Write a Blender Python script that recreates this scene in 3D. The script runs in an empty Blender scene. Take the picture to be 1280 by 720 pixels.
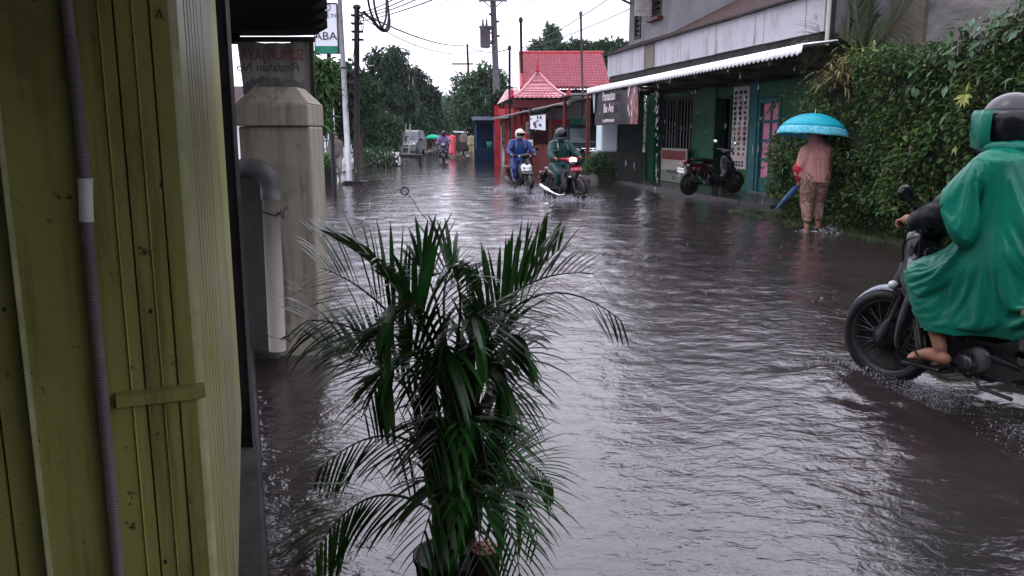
import bpy, bmesh, math, random
from mathutils import Vector, Matrix, Euler, noise
R = random.Random(7)
S = bpy.context.scene
COL = S.collection
rad = math.radians
V = Vector
# ------------------------------------------------------------------ camera model (used to find where things stand)
F, H = 1020.0, 1.45
PIT = math.atan(192 / F)
def ray(px, py):
    a = (px - 640) / F; b = -(py - 360) / F
    c, s = math.cos(PIT), math.sin(PIT)
    return V((a, c + s * b, -s + c * b))
def gnd(px, py, z=0.0):
    d = ray(px, py); t = (z - H) / d.z
    return V((d.x * t, d.y * t, z))
def at(px, py, Y):
    d = ray(px, py); t = Y / d.y
    return V((d.x * t, Y, H + d.z * t))

# ------------------------------------------------------------------ materials
MATS = {}
def mat(name, c1, c2=None, scale=6.0, rough=.5, metal=0, bump=0, bscale=None, stretch=(1, 1, 1), coat=0, island=0, spec=.4,
        transl=0, emit=None, estr=0, lo=.35, hi=.65, trans=0, ior=1.45, rvar=0, dirt=None, toned=.50):
    m = bpy.data.materials.new(name); m.use_nodes = True
    nt = m.node_tree; N = nt.nodes; L = nt.links
    b = N['Principled BSDF']
    b.inputs['Roughness'].default_value = rough
    b.inputs['Metallic'].default_value = metal
    b.inputs['Coat Weight'].default_value = coat * .5
    b.inputs['Coat Roughness'].default_value = .1
    b.inputs['Specular IOR Level'].default_value = spec * (.45 if spec < .9 else 1)
    b.inputs['Transmission Weight'].default_value = trans
    b.inputs['IOR'].default_value = ior
    if emit:
        b.inputs['Emission Color'].default_value = (*emit, 1); b.inputs['Emission Strength'].default_value = estr
    b.inputs['Base Color'].default_value = (*c1, 1)
    colout = None
    if not emit: c1 = tuple(x * toned for x in c1); c2 = tuple(x * toned for x in c2) if c2 else None  # base colours scaled down, putting deeper shade into every surface
    c1 = (*c1, 1); b.inputs['Base Color'].default_value = c1
    tc = N.new('ShaderNodeTexCoord'); mp = N.new('ShaderNodeMapping'); mp.inputs['Scale'].default_value = stretch
    L.new(tc.outputs['Object'], mp.inputs['Vector'])
    if c2:
        n = N.new('ShaderNodeTexNoise'); n.inputs['Scale'].default_value = scale; n.inputs['Detail'].default_value = 7
        n.inputs['Roughness'].default_value = .65
        L.new(mp.outputs[0], n.inputs['Vector'])
        rp = N.new('ShaderNodeValToRGB')
        rp.color_ramp.elements[0].position = lo; rp.color_ramp.elements[0].color = c1
        rp.color_ramp.elements[1].position = hi; rp.color_ramp.elements[1].color = (*c2, 1)
        L.new(n.outputs['Fac'], rp.inputs['Fac'])
        colout = rp.outputs['Color']
        if rvar:
            mr = N.new('ShaderNodeMapRange'); mr.inputs['To Min'].default_value = max(.02, rough - rvar); mr.inputs['To Max'].default_value = rough + rvar
            L.new(n.outputs['Fac'], mr.inputs['Value']); L.new(mr.outputs[0], b.inputs['Roughness'])
    if island:
        g = N.new('ShaderNodeNewGeometry'); hs = N.new('ShaderNodeHueSaturation')
        mr = N.new('ShaderNodeMapRange'); mr.inputs['To Min'].default_value = 1 - island; mr.inputs['To Max'].default_value = 1 + island
        L.new(g.outputs['Random Per Island'], mr.inputs['Value']); L.new(mr.outputs[0], hs.inputs['Value'])
        mr2 = N.new('ShaderNodeMapRange'); mr2.inputs['To Min'].default_value = .5 - island * .05; mr2.inputs['To Max'].default_value = .5 + island * .03
        L.new(g.outputs['Random Per Island'], mr2.inputs['Value']); L.new(mr2.outputs[0], hs.inputs['Hue'])
        if colout: L.new(colout, hs.inputs['Color'])
        else: hs.inputs['Color'].default_value = c1
        colout = hs.outputs['Color']
    for dc, dsc, dst, dlo, dhi in (dirt or ()):
        mp2 = N.new('ShaderNodeMapping'); mp2.inputs['Scale'].default_value = dst; L.new(tc.outputs['Object'], mp2.inputs['Vector'])
        n3 = N.new('ShaderNodeTexNoise'); n3.inputs['Scale'].default_value = dsc; n3.inputs['Detail'].default_value = 6; n3.inputs['Roughness'].default_value = .7; L.new(mp2.outputs[0], n3.inputs['Vector'])
        m3 = N.new('ShaderNodeMapRange'); m3.inputs['From Min'].default_value = dlo; m3.inputs['From Max'].default_value = dhi; L.new(n3.outputs['Fac'], m3.inputs['Value'])
        x3 = N.new('ShaderNodeMix'); x3.data_type = 'RGBA'; L.new(m3.outputs[0], x3.inputs['Factor']); L.new(colout, x3.inputs['A']); x3.inputs['B'].default_value = (*dc, 1); colout = x3.outputs['Result']
    if colout: L.new(colout, b.inputs['Base Color'])
    if bump:
        n2 = N.new('ShaderNodeTexNoise'); n2.inputs['Scale'].default_value = bscale or scale * 4; n2.inputs['Detail'].default_value = 5
        L.new(mp.outputs[0], n2.inputs['Vector'])
        bp = N.new('ShaderNodeBump'); bp.inputs['Strength'].default_value = bump; bp.inputs['Distance'].default_value = .02
        L.new(n2.outputs['Fac'], bp.inputs['Height']); L.new(bp.outputs[0], b.inputs['Normal'])
    if transl:
        t = N.new('ShaderNodeBsdfTranslucent'); mx = N.new('ShaderNodeMixShader'); mx.inputs[0].default_value = transl
        if colout: L.new(colout, t.inputs['Color'])
        else: t.inputs['Color'].default_value = c1
        L.new(b.outputs[0], mx.inputs[1]); L.new(t.outputs[0], mx.inputs[2])
        L.new(mx.outputs[0], N['Material Output'].inputs['Surface'])
    MATS[name] = m
    return m

# setting
m_ground = mat('wet_earth', (.05, .04, .03), (.09, .075, .06), 3, .35, bump=.5)
m_conc = mat('wet_concrete', (.16, .15, .14), (.28, .27, .25), 2.2, .45, bump=.25, bscale=25)
m_concd = mat('dark_concrete', (.030, .029, .027), (.075, .07, .065), 3, .85, bump=.4, bscale=20)
m_wallold = mat('stained_wall', (.09, .085, .08), (.36, .34, .33), 1.1, .7, bump=.5, bscale=14, stretch=(1, 1, 2.6), lo=.3, hi=.7, toned=0.5)
m_fascia = mat('fascia_concrete', (.15, .145, .15), (.40, .395, .43), 1.2, .6, bump=.2, bscale=30, lo=.15, hi=.48, dirt=[((.10, .095, .095), 2.2, (3, 1, .35), .56, .72)], toned=0.72)
m_fasciab = mat('fascia_brown', (.13, .11, .09), (.24, .21, .18), 2.0, .6, bump=.2, stretch=(3, 1, .4))
m_green = mat('green_paint', (.007, .058, .032), (.016, .115, .058), 1.6, .5, bump=.1, lo=.3, hi=.6, toned=0.72)
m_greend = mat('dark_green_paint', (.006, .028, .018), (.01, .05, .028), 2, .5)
m_teal = mat('teal_paint', (.01, .12, .14), (.02, .17, .19), 4, .4)
m_pink = mat('pink_glass', (.50, .16, .27), (.62, .24, .36), 3, .25, toned=0.75)
m_black = mat('black_rubber', (.012, .012, .013), rough=.55)
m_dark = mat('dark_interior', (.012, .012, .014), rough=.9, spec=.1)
m_awn = mat('white_corrugated', (.62, .63, .66), (.8, .8, .82), 3, .35, toned=1)
m_wood = mat('old_wood', (.035, .028, .022), (.09, .075, .06), 5, .6, bump=.3, stretch=(1, 1, .2))
m_tile = mat('brown_tiles', (.048, .030, .030), (.11, .072, .072), 9, .85, bump=.3, lo=.3, hi=.7)
m_tilered = mat('red_tiles', (.56, .19, .23), (.70, .30, .345), 3, .3, coat=.7, lo=.3, hi=.7, toned=0.62)
m_red = mat('red_paint', (.32, .012, .022), (.45, .03, .04), 3, .4, toned=0.7)
m_redd = mat('dark_red_paint', (.10, .014, .014), (.19, .03, .028), 3, .45)
m_grey = mat('grey_plaster', (.20, .20, .215), (.34, .34, .36), 1.5, .7, stretch=(1, 1, .5), bump=.15)
m_pale = mat('pale_blue_paint', (.50, .60, .64), (.64, .73, .77), 2, .4, toned=0.8)
m_white = mat('white_paint', (.72, .73, .76), (.82, .82, .84), 3, .4, toned=0.9)
m_gate = mat('olive_green_paint', (.185, .185, .05), (.25, .25, .075), 2.2, .42, bump=.06, bscale=8, lo=.25, hi=.75, rvar=.1, dirt=[((.045, .048, .016), 3.2, (9, 9, .45), .50, .78), ((.20, .205, .09), 5, (4, 4, .7), .56, .76), ((.03, .025, .014), 38, (1, 1, .8), .63, .68), ((.05, .05, .02), 2.1, (1, 1, .6), .52, .75)], toned=0.9)
m_gatelt = mat('pale_paint_edge', (.25, .27, .12), (.36, .38, .21), 14, .4, toned=0.85)  # paler tone for the gate's corner and edge strip
m_conduit = mat('grey_conduit', (.20, .17, .17), (.28, .245, .245), 6, .5)
m_coup = mat('pale_coupling', (.5, .48, .47), (.6, .58, .57), 9, .45, toned=0.8)
m_cream = mat('cream_plaster', (.27, .245, .19), (.36, .33, .265), 1.8, .7, bump=.12, bscale=22, stretch=(1, 1, .6), dirt=[((.09, .085, .06), 2.4, (7, 7, .4), .47, .74), ((.05, .055, .03), 6, (1, 1, .5), .57, .74), ((.03, .03, .022), 45, (1, 1, 1), .68, .72)], toned=0.72)
m_pvc = mat('old_pvc', (.32, .29, .25), (.46, .43, .38), 4, .45, stretch=(1, 1, .3), dirt=[((.10, .085, .07), 5, (3, 3, .3), .55, .75)], toned=0.6)
m_pvcd = mat('dark_pvc', (.075, .075, .075), (.13, .13, .13), 9, .45)
m_panel = mat('grey_green_panel', (.11, .12, .11), (.19, .20, .185), 2.5, .6, bump=.1, toned=0.34)
m_steel = mat('dark_steel', (.02, .02, .021), (.05, .05, .052), 7, .4)
m_galv = mat('galvanised', (.35, .36, .39), (.48, .49, .52), 6, .35, metal=.3, toned=0.7)
m_pole = mat('utility_pole', (.16, .14, .16), (.24, .215, .24), 5, .7)
m_poled = mat('dark_pole', (.022, .018, .02), (.045, .035, .036), 6, .6)
m_cable = mat('black_cable', (.02, .02, .022), rough=.5)
m_blue = mat('blue_paint', (.007, .022, .055), (.01, .035, .08), 3, .6, spec=.15)
m_bark = mat('bark', (.035, .026, .02), (.08, .062, .05), 8, .8, bump=.5)
# foliage
def leafm(n, c, isl=.5, rough=.38, tr=.25, toned=.55): return mat(n, c, rough=rough, island=isl, transl=tr, toned=toned)
m_palm = leafm('areca_leaf', (.024, .085, .018), .5, .30, .2, toned=0.7)
m_palmst = mat('areca_stem', (.05, .06, .02), (.09, .08, .035), 8, .5)
m_hedge = leafm('hedge_leaf', (.055, .115, .030), .65, .36, .2, toned=0.58)
m_hedge2 = leafm('hedge_new_leaf', (.10, .15, .035), .4, .36, .22, toned=.62)
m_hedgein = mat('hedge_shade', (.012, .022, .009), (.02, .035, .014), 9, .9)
m_broad = leafm('broad_leaf', (.06, .115, .055), .5, .32, .15, toned=0.7)
m_yell = leafm('young_leaf', (.38, .40, .10), .2, .4, .3, toned=0.6)
m_coco = leafm('coconut_leaf', (.13, .16, .10), .35, .4, .25, toned=0.75)
m_dry = leafm('dry_leaf', (.26, .19, .09), .5, .6, .2, toned=0.7)
m_ygrass = leafm('yellow_green_blade', (.20, .23, .06), .4, .4, .25, toned=0.8)
m_tree1 = leafm('dark_tree_leaf', (.026, .062, .030), .55, .5, .2)
m_tree2 = leafm('mid_tree_leaf', (.045, .105, .042), .5, .5, .25)
m_tree3 = leafm('pale_tree_leaf', (.075, .14, .075), .45, .5, .25, toned=0.7)
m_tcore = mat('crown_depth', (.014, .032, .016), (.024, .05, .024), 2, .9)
m_grass = leafm('verge_grass', (.035, .085, .02), .5, .5, .2)
m_leafy = leafm('light_green_leaf', (.06, .13, .04), .6, .35, .25, toned=0.75)  # plain light green of the leaves
m_flower = mat('white_flower', (.7, .7, .68), rough=.6, toned=0.9)
# people and vehicles
m_poncho = mat('green_poncho', (.003, .125, .080), (.006, .185, .118), 3, .30, coat=.25, transl=.25, bump=.1, bscale=30, toned=0.8)
m_ponchod = mat('dark_green_raincoat', (.008, .045, .042), (.018, .085, .078), 8, .35, bump=.2)
m_coatb = mat('blue_raincoat', (.014, .04, .19), (.028, .08, .33), 5, .35, bump=.2, bscale=14, toned=0.42)
m_coatbd = mat('navy_raincoat', (.012, .022, .12), (.02, .04, .2), 5, .4, bump=.2, bscale=14)
m_sleeve = mat('black_jacket', (.012, .012, .015), rough=.5, bump=.3, bscale=30, toned=0.6)
m_skin = mat('skin', (.30, .145, .095), (.38, .19, .125), 9, .5, spec=.4)
m_helm = mat('black_helmet', (.012, .012, .016), rough=.25, coat=.5)
m_helmg = mat('grey_helmet', (.045, .045, .05), rough=.3, coat=.4)
m_helmw = mat('white_helmet', (.55, .5, .45), rough=.3, coat=.4, toned=0.8)
m_visor = mat('dark_visor', (.006, .006, .008), rough=.06, coat=.5)
m_mask = mat('pale_mask', (.45, .6, .66), rough=.8, toned=0.8)
m_bike = mat('black_gloss', (.01, .01, .011), rough=.22, coat=.5)
m_bikew = mat('white_gloss', (.7, .7, .7), rough=.2, coat=.5, toned=0.9)
m_biker = mat('red_gloss', (.42, .015, .03), rough=.2, coat=.5, toned=0.8)
m_bikem = mat('maroon_gloss', (.035, .005, .008), rough=.2, coat=.5)
m_bikes = mat('silver_blue_gloss', (.28, .33, .38), rough=.25, coat=.4)
m_engine = mat('engine_metal', (.025, .025, .027), (.06, .06, .063), 12, .4, metal=.5)
m_chrome = mat('chrome', (.7, .7, .72), rough=.12, metal=1, toned=1)
m_rim = mat('rim_metal', (.3, .3, .31), rough=.3, metal=.9)
m_rimd = mat('dull_alloy', (.10, .10, .105), (.18, .18, .185), 14, .35, metal=.7)
m_lamp = mat('lit_headlight', (.9, .9, .9), rough=.1, emit=(1, .97, .9), estr=4, toned=1)
m_lens = mat('lens_glass', (.35, .37, .4), rough=.05, coat=.6, toned=0.8)
m_redlens = mat('red_lens', (.35, .01, .01), rough=.1, coat=.5)
m_plate = mat('plate_black', (.015, .015, .015), rough=.4)
m_platew = mat('plate_white', (.7, .7, .7), rough=.4, toned=0.9)
m_plater = mat('plate_red', (.45, .02, .04), rough=.35, toned=0.9)
m_umb = mat('turquoise_nylon', (.01, .42, .56), (.02, .5, .64), 4, .4, transl=.35, toned=0.68)
m_umbw = mat('pale_print', (.22, .62, .72), (.05, .46, .6), 26, .4, transl=.3, lo=.45, hi=.55, toned=0.7)
m_umbd = mat('dark_blue_nylon', (.012, .05, .13), (.02, .08, .19), 5, .45)
m_umbg = mat('green_nylon', (.02, .45, .28), rough=.4, transl=.4, toned=0.9)
m_cape = mat('peach_raincape', (.44, .20, .18), (.56, .28, .25), 5, .45, transl=.2, bump=.2, toned=0.62)
m_shawl = mat('red_cloth', (.34, .012, .03), (.42, .03, .05), 8, .7, toned=0.7)
m_batik = mat('batik_trousers', (.16, .085, .06), (.38, .24, .20), 26, .75, lo=.42, hi=.58)
m_pinkdr = mat('pink_red_dress', (.72, .09, .13), (.82, .15, .18), 6, .6, toned=0.8)
m_greycl = mat('grey_cloth', (.16, .14, .14), (.24, .22, .21), 7, .7)
m_lgrey = mat('light_grey_cloth', (.32, .31, .30), (.44, .43, .42), 9, .7)
m_tan = mat('tan_cloth', (.40, .33, .20), (.5, .42, .28), 8, .7)
m_purple = mat('lilac_cloth', (.20, .17, .36), (.3, .26, .46), 8, .7)
m_hair = mat('black_hair', (.01, .009, .009), rough=.5)
m_car = mat('charcoal_car_paint', (.035, .042, .048), rough=.2, coat=.6)
m_glass = mat('car_glass', (.065, .08, .086), rough=.3, spec=.2, toned=1)
m_clay = mat('red_clay', (.20, .05, .04), (.28, .08, .065), 8, .6, bump=.3)
m_claytop = mat('pink_clay_top', (.62, .27, .27), (.7, .34, .33), 8, .5, toned=0.8)
m_hole = mat('hole_black', (.008, .006, .006), rough=.9)
m_splash = mat('white_water', (.55, .55, .6), rough=.06, trans=.75, ior=1.33, toned=1)
m_foam = mat('foam', (.42, .42, .46), rough=.4, transl=.3, toned=1)
m_drop = mat('rain_drop', (.8, .82, .85), rough=.05, trans=.6, ior=1.33, toned=1)
m_banblk = mat('black_banner', (.02, .018, .022), (.03, .027, .032), 5, .35, transl=.05)
m_banback = mat('pale_banner_back', (.55, .57, .62), rough=.5, transl=.2, toned=0.8)
m_banold = mat('old_banner_back', (.25, .235, .215), (.36, .34, .31), 3, .5, transl=.25)
m_inkr = mat('faded_red_ink', (.30, .05, .045), (.36, .09, .08), 20, .5)
m_inkk = mat('faded_black_ink', (.07, .07, .075), (.12, .12, .12), 20, .5)
m_inkw = mat('pale_pink_ink', (.70, .60, .66), rough=.5, toned=0.9)
m_inkd = mat('black_ink', (.02, .02, .022), rough=.5)
m_inkg = mat('grey_ink', (.16, .16, .18), rough=.5)
m_signgreen = mat('sign_green', (.02, .22, .14), (.04, .34, .22), 7, .4)
m_signw = mat('sign_white', (.62, .64, .70), rough=.35, toned=0.9)
m_poster = mat('printed_poster', (.40, .34, .33), (.60, .56, .54), 9, .4, toned=0.7)
m_photo = mat('printed_red_photo', (.10, .02, .025), (.45, .22, .22), 5, .35, stretch=(1, 1, .5), lo=.4, hi=.6)
m_signred = mat('sign_faded_red', (.26, .05, .055), (.34, .1, .1), 8, .5)
m_signcr = mat('sign_cream', (.36, .33, .30), (.48, .45, .41), 8, .5, toned=0.7)
m_plastic = mat('grey_plastic_bag', (.07, .08, .085), (.42, .45, .47), 5, .35, lo=.42, hi=.58, stretch=(1, 1, 2.5))

# ------------------------------------------------------------------ mesh builder
def tag(o, label=None, cat=None, group=None, kind=None):
    if label: o['label'] = label
    if cat: o['category'] = cat
    if group: o['group'] = group
    if kind: o['kind'] = kind
    return o
def empty(name, loc=(0, 0, 0), rz=0.0, label=None, cat=None, group=None, rx=0.0):
    o = bpy.data.objects.new(name, None); COL.objects.link(o)
    o.location = loc; o.rotation_euler = (rx, 0, rz); o.empty_display_size = .1
    return tag(o, label, cat, group)
def link(name, me, m, parent=None, smooth=False):
    o = bpy.data.objects.new(name, me); COL.objects.link(o)
    for x in (m if isinstance(m, (list, tuple)) else [m]): me.materials.append(x)
    if smooth: me.polygons.foreach_set('use_smooth', [True] * len(me.polygons))
    if parent is not None: o.parent = parent
    return o
class MB:
    def __init__(s): s.v = []; s.f = []; s.mi = []; s.cur = 0; s.X = None
    def add(s, vs, fs):
        n = len(s.v)
        if s.X is not None: vs = [s.X @ V(p) for p in vs]
        s.v.extend([tuple(p) for p in vs]); s.f.extend([tuple(i + n for i in f) for f in fs]); s.mi.extend([s.cur] * len(fs))
        return s
    def box(s, x0, x1, y0, y1, z0, z1):
        x0, x1 = min(x0, x1), max(x0, x1); y0, y1 = min(y0, y1), max(y0, y1); z0, z1 = min(z0, z1), max(z0, z1)
        return s.add([(x0, y0, z0), (x1, y0, z0), (x1, y1, z0), (x0, y1, z0), (x0, y0, z1), (x1, y0, z1), (x1, y1, z1), (x0, y1, z1)],
                     [(0, 3, 2, 1), (4, 5, 6, 7), (0, 1, 5, 4), (1, 2, 6, 5), (2, 3, 7, 6), (3, 0, 4, 7)])
    def frame(s, d, up=(0, 0, 1)):
        d = V(d).normalized(); u = V(up)
        if abs(d.dot(u)) > .95: u = V((1, 0, 0)) if abs(d.x) < .9 else V((0, 1, 0))
        a = d.cross(u).normalized(); b = a.cross(d).normalized()
        return d, a, b
    def tube(s, pts, r, n=8, caps=True):
        pts = [V(p) for p in pts]; rs = r if isinstance(r, (list, tuple)) else [r] * len(pts)
        vs = []; fs = []; pa = None
        for i, p in enumerate(pts):
            d = (pts[min(i + 1, len(pts) - 1)] - pts[max(i - 1, 0)])
            d, a, b = s.frame(d)
            if pa is not None:
                a = (pa - d * pa.dot(d))
                a = a.normalized() if a.length > 1e-6 else s.frame(d)[1]
                b = a.cross(d).normalized()
            pa = a
            for k in range(n):
                t = 2 * math.pi * k / n; vs.append(p + (a * math.cos(t) + b * math.sin(t)) * rs[i])
        for i in range(len(pts) - 1):
            for k in range(n):
                k2 = (k + 1) % n; fs.append((i * n + k, i * n + k2, (i + 1) * n + k2, (i + 1) * n + k))
        if caps:
            fs.append(tuple(range(n))); fs.append(tuple((len(pts) - 1) * n + k for k in range(n)[::-1]))
        return s.add(vs, fs)
    def lathe(s, prof, c=(0, 0, 0), n=24, axis='z'):
        vs = []; fs = []; c = V(c)
        for (r, z) in prof:
            for k in range(n):
                t = 2 * math.pi * k / n; x, y = r * math.cos(t), r * math.sin(t)
                vs.append(c + (V((x, y, z)) if axis == 'z' else V((x, z, y)) if axis == 'y' else V((z, x, y))))
        for i in range(len(prof) - 1):
            for k in range(n):
                k2 = (k + 1) % n; fs.append((i * n + k, i * n + k2, (i + 1) * n + k2, (i + 1) * n + k))
        if prof[0][0] > 1e-5: fs.append(tuple(range(n))[::-1])
        if prof[-1][0] > 1e-5: fs.append(tuple((len(prof) - 1) * n + k for k in range(n)))
        return s.add(vs, fs)
    def torus(s, c, R_, r, axis='y', n=36, m=10, sq=1.0):
        prof = [(R_ + r * math.cos(2 * math.pi * j / m), r * sq * math.sin(2 * math.pi * j / m)) for j in range(m)]
        vs = []; fs = []; c = V(c)
        for (q, z) in prof:
            for k in range(n):
                t = 2 * math.pi * k / n; x, y = q * math.cos(t), q * math.sin(t)
                vs.append(c + (V((x, y, z)) if axis == 'z' else V((x, z, y)) if axis == 'y' else V((z, x, y))))
        for j in range(m):
            j2 = (j + 1) % m
            for k in range(n):
                k2 = (k + 1) % n; fs.append((j * n + k, j * n + k2, j2 * n + k2, j2 * n + k))
        return s.add(vs, fs)
    def prism(s, poly, d):            # closed polygon (3D points) pushed along d
        poly = [V(p) for p in poly]; n = len(poly); d = V(d)
        return s.add(poly + [p + d for p in poly], [tuple(range(n))[::-1], tuple(range(n, 2 * n))] + [(i, (i + 1) % n, (i + 1) % n + n, i + n) for i in range(n)])
    def sheet(s, rows):
        n = len(rows[0]); vs = [p for r in rows for p in r]
        return s.add(vs, [(i * n + k, i * n + k + 1, (i + 1) * n + k + 1, (i + 1) * n + k) for i in range(len(rows) - 1) for k in range(n - 1)])
    def leaf(s, p, d, nrm, ln, w, fold=.25):
        p = V(p); d = V(d).normalized(); a = d.cross(V(nrm))
        if a.length < 1e-4: a = d.cross(V((.3, .5, .8)))
        a.normalize(); n = a.cross(d)
        return s.add([p, p + d * ln * .45 + a * w * .5 + n * w * fold, p + d * ln - n * w * fold, p + d * ln * .45 - a * w * .5 + n * w * fold], [(0, 1, 2, 3)])
    def blade(s, p, d, ln, w, droop=.5, seg=4, side=None):     # long narrow leaf bending down
        p = V(p); d = V(d).normalized(); a = d.cross(V((0, 0, 1))) if side is None else V(side)
        if a.length < 1e-3: a = V((1, 0, 0))
        a.normalize(); L_ = []; R__ = []
        for i in range(seg + 1):
            t = i / seg; ww = w * .5 * (math.sin(math.pi * (t * .85 + .12)) ** .7) if i < seg else .0006
            L_.append(p + a * ww); R__.append(p - a * ww)
            d = (d + V((0, 0, -droop / seg * 1.6 * (.4 + t)))).normalized(); p = p + d * ln / seg
        return s.sheet([L_, R__])
    def ell(s, c, r, rot=(0, 0, 0), n=16, m=10):
        E = Euler(rot).to_matrix(); c = V(c); vs = [c + E @ V((0, 0, r[2]))]; fs = []
        for i in range(1, m):
            a = math.pi * i / m
            for k in range(n):
                t = 2 * math.pi * k / n
                vs.append(c + E @ V((r[0] * math.sin(a) * math.cos(t), r[1] * math.sin(a) * math.sin(t), r[2] * math.cos(a))))
        vs.append(c - E @ V((0, 0, r[2]))); b = len(vs) - 1
        for k in range(n):
            k2 = (k + 1) % n; fs.append((0, 1 + k, 1 + k2)); fs.append((b, b - n + k2, b - n + k))
            for i in range(m - 2): fs.append((1 + i * n + k, 1 + (i + 1) * n + k, 1 + (i + 1) * n + k2, 1 + i * n + k2))
        return s.add(vs, fs)
    def cone(s, p0, r0, p1, r1, n=14):                          # rounded tapered capsule
        p0, p1 = V(p0), V(p1); d, a, b = s.frame(p1 - p0); ring = []
        for q in (90, 60, 30, 0): ring.append((p0 - d * r0 * math.sin(rad(q)), max(r0 * math.cos(rad(q)), 1e-4)))
        for q in (0, 30, 60, 90): ring.append((p1 + d * r1 * math.sin(rad(q)), max(r1 * math.cos(rad(q)), 1e-4)))
        vs = []; fs = []
        for (c, r) in ring:
            for k in range(n):
                t = 2 * math.pi * k / n; vs.append(c + (a * math.cos(t) + b * math.sin(t)) * r)
        for i in range(len(ring) - 1):
            for k in range(n):
                k2 = (k + 1) % n; fs.append((i * n + k, i * n + k2, (i + 1) * n + k2, (i + 1) * n + k))
        fs += [tuple(range(n)), tuple((len(ring) - 1) * n + k for k in range(n))[::-1]]
        return s.add(vs, fs)
    def mesh(s, name):
        me = bpy.data.meshes.new(name); me.from_pydata(s.v, [], s.f)
        if any(s.mi): me.polygons.foreach_set('material_index', s.mi)
        me.update(); return me
    def build(s, name, m, parent=None, smooth=False, fix=True):
        me = s.mesh(name)
        return link(name, me, m, parent, smooth)
def bevel(o, w=.006, seg=2):
    b = o.modifiers.new('bevel', 'BEVEL'); b.width = w; b.segments = seg; b.limit_method = 'ANGLE'; b.angle_limit = rad(40); return o
def blob(name, elems, vox, m, parent=None, smooth=5, wr=None):
    """one continuous surface grown from tapered capsules and ellipsoids"""
    mb = MB()
    for e in elems:
        if e[0] == 'c': mb.cone(*e[1:])
        else: mb.ell(*e[1:])
    t = bpy.data.objects.new('t', mb.mesh('t')); COL.objects.link(t)
    r = t.modifiers.new('r', 'REMESH'); r.mode = 'VOXEL'; r.voxel_size = vox
    k = t.modifiers.new('s', 'SMOOTH'); k.iterations = smooth; k.factor = .5
    dg = bpy.context.evaluated_depsgraph_get()
    me = bpy.data.meshes.new_from_object(t.evaluated_get(dg)); me.name = name
    bpy.data.objects.remove(t, do_unlink=True)
    if wr:
        amp, sc, st = wr
        co = [v.co.copy() for v in me.vertices]; no = [v.normal.copy() for v in me.vertices]
        for v, c, n in zip(me.vertices, co, no):
            q = V((c.x * st[0], c.y * st[1], c.z * st[2])) * sc
            w = 1 - abs(noise.noise(q)) * 2
            w2 = noise.noise(q * 2.3 + V((5, 1, 2)))
            v.co = c + n * amp * (w * .7 + w2 * .5)
        me.update()
    return link(name, me, m, parent, True)
def drape(name, elems, vox, gone, coll, pin, frames, grow, m, parent, bend=.05, thick=.003, cvox=.02, gap=.006):
    """thin cloth hung over a body: an open shell is dropped on colliders so that it folds and creases by itself"""
    me = blob('t', elems, vox, [], None, 4); t = me
    bm = bmesh.new(); bm.from_mesh(t.data)
    bmesh.ops.delete(bm, geom=[f for f in bm.faces if gone(f.calc_center_median())], context='FACES')
    bm.to_mesh(t.data); bm.free()
    vg = t.vertex_groups.new(name='pin'); vg.add([v.index for v in t.data.vertices if pin(v.co)], 1.0, 'REPLACE')
    c = blob('c', coll, cvox, [], None, 3); cm = c.modifiers.new('c', 'COLLISION'); c.collision.thickness_outer = gap; c.collision.cloth_friction = 8
    k = t.modifiers.new('k', 'CLOTH'); st = k.settings
    st.quality = 6; st.mass = .12; st.tension_stiffness = 12; st.compression_stiffness = 12; st.shear_stiffness = 4; st.bending_stiffness = bend; st.shrink_min = -grow
    st.vertex_group_mass = 'pin'; st.air_damping = 2
    k.collision_settings.distance_min = gap; k.collision_settings.use_self_collision = False; k.collision_settings.collision_quality = 3
    k.point_cache.frame_start = 1; k.point_cache.frame_end = frames + 2
    sb_ = t.modifiers.new('sub', 'SUBSURF'); sb_.levels = 1; sb_.render_levels = 1
    for f in range(1, frames + 1): S.frame_set(f)
    dg = bpy.context.evaluated_depsgraph_get(); me = bpy.data.meshes.new_from_object(t.evaluated_get(dg)); me.name = name
    bpy.data.objects.remove(t, do_unlink=True); bpy.data.objects.remove(c, do_unlink=True); S.frame_set(1)
    me.materials.clear()
    o = link(name, me, m, parent, True); x = o.modifiers.new('s', 'SOLIDIFY'); x.thickness = thick; return o
def text(body, size, m, M4, parent, name='lettering', ext=.0015, align='CENTER', sx=1.0, shear=0.0, space=1.0):
    cu = bpy.data.curves.new(name, 'FONT'); cu.body = body; cu.size = size; cu.extrude = ext; cu.align_x = align; cu.align_y = 'CENTER'
    cu.shear = shear; cu.space_character = space; cu.resolution_u = 3
    t = bpy.data.objects.new('t', cu); COL.objects.link(t)
    dg = bpy.context.evaluated_depsgraph_get()
    me = bpy.data.meshes.new_from_object(t.evaluated_get(dg))
    bpy.data.objects.remove(t, do_unlink=True)
    me.transform(Matrix.Diagonal((sx, 1, 1, 1))); me.transform(M4); me.name = name; me.materials.clear()
    return link(name, me, m, parent)
def plane_m(o, xdir, up=(0, 0, 1)):   # text plane: x along xdir, y along up
    x = V(xdir).normalized(); y = V(up).normalized(); z = x.cross(y).normalized(); y = z.cross(x)
    M4 = Matrix.Identity(4)
    for i in range(3): M4[i][0] = x[i]; M4[i][1] = y[i]; M4[i][2] = z[i]; M4[i][3] = o[i]
    return M4
def gauss(): return R.gauss(0, 1)
def rdir():
    while 1:
        v = V((gauss(), gauss(), gauss()))
        if v.length > .01: return v.normalized()
def bez(a, b, c, t): return V(a) * (1 - t) ** 2 + V(b) * 2 * t * (1 - t) + V(c) * t * t

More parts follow.
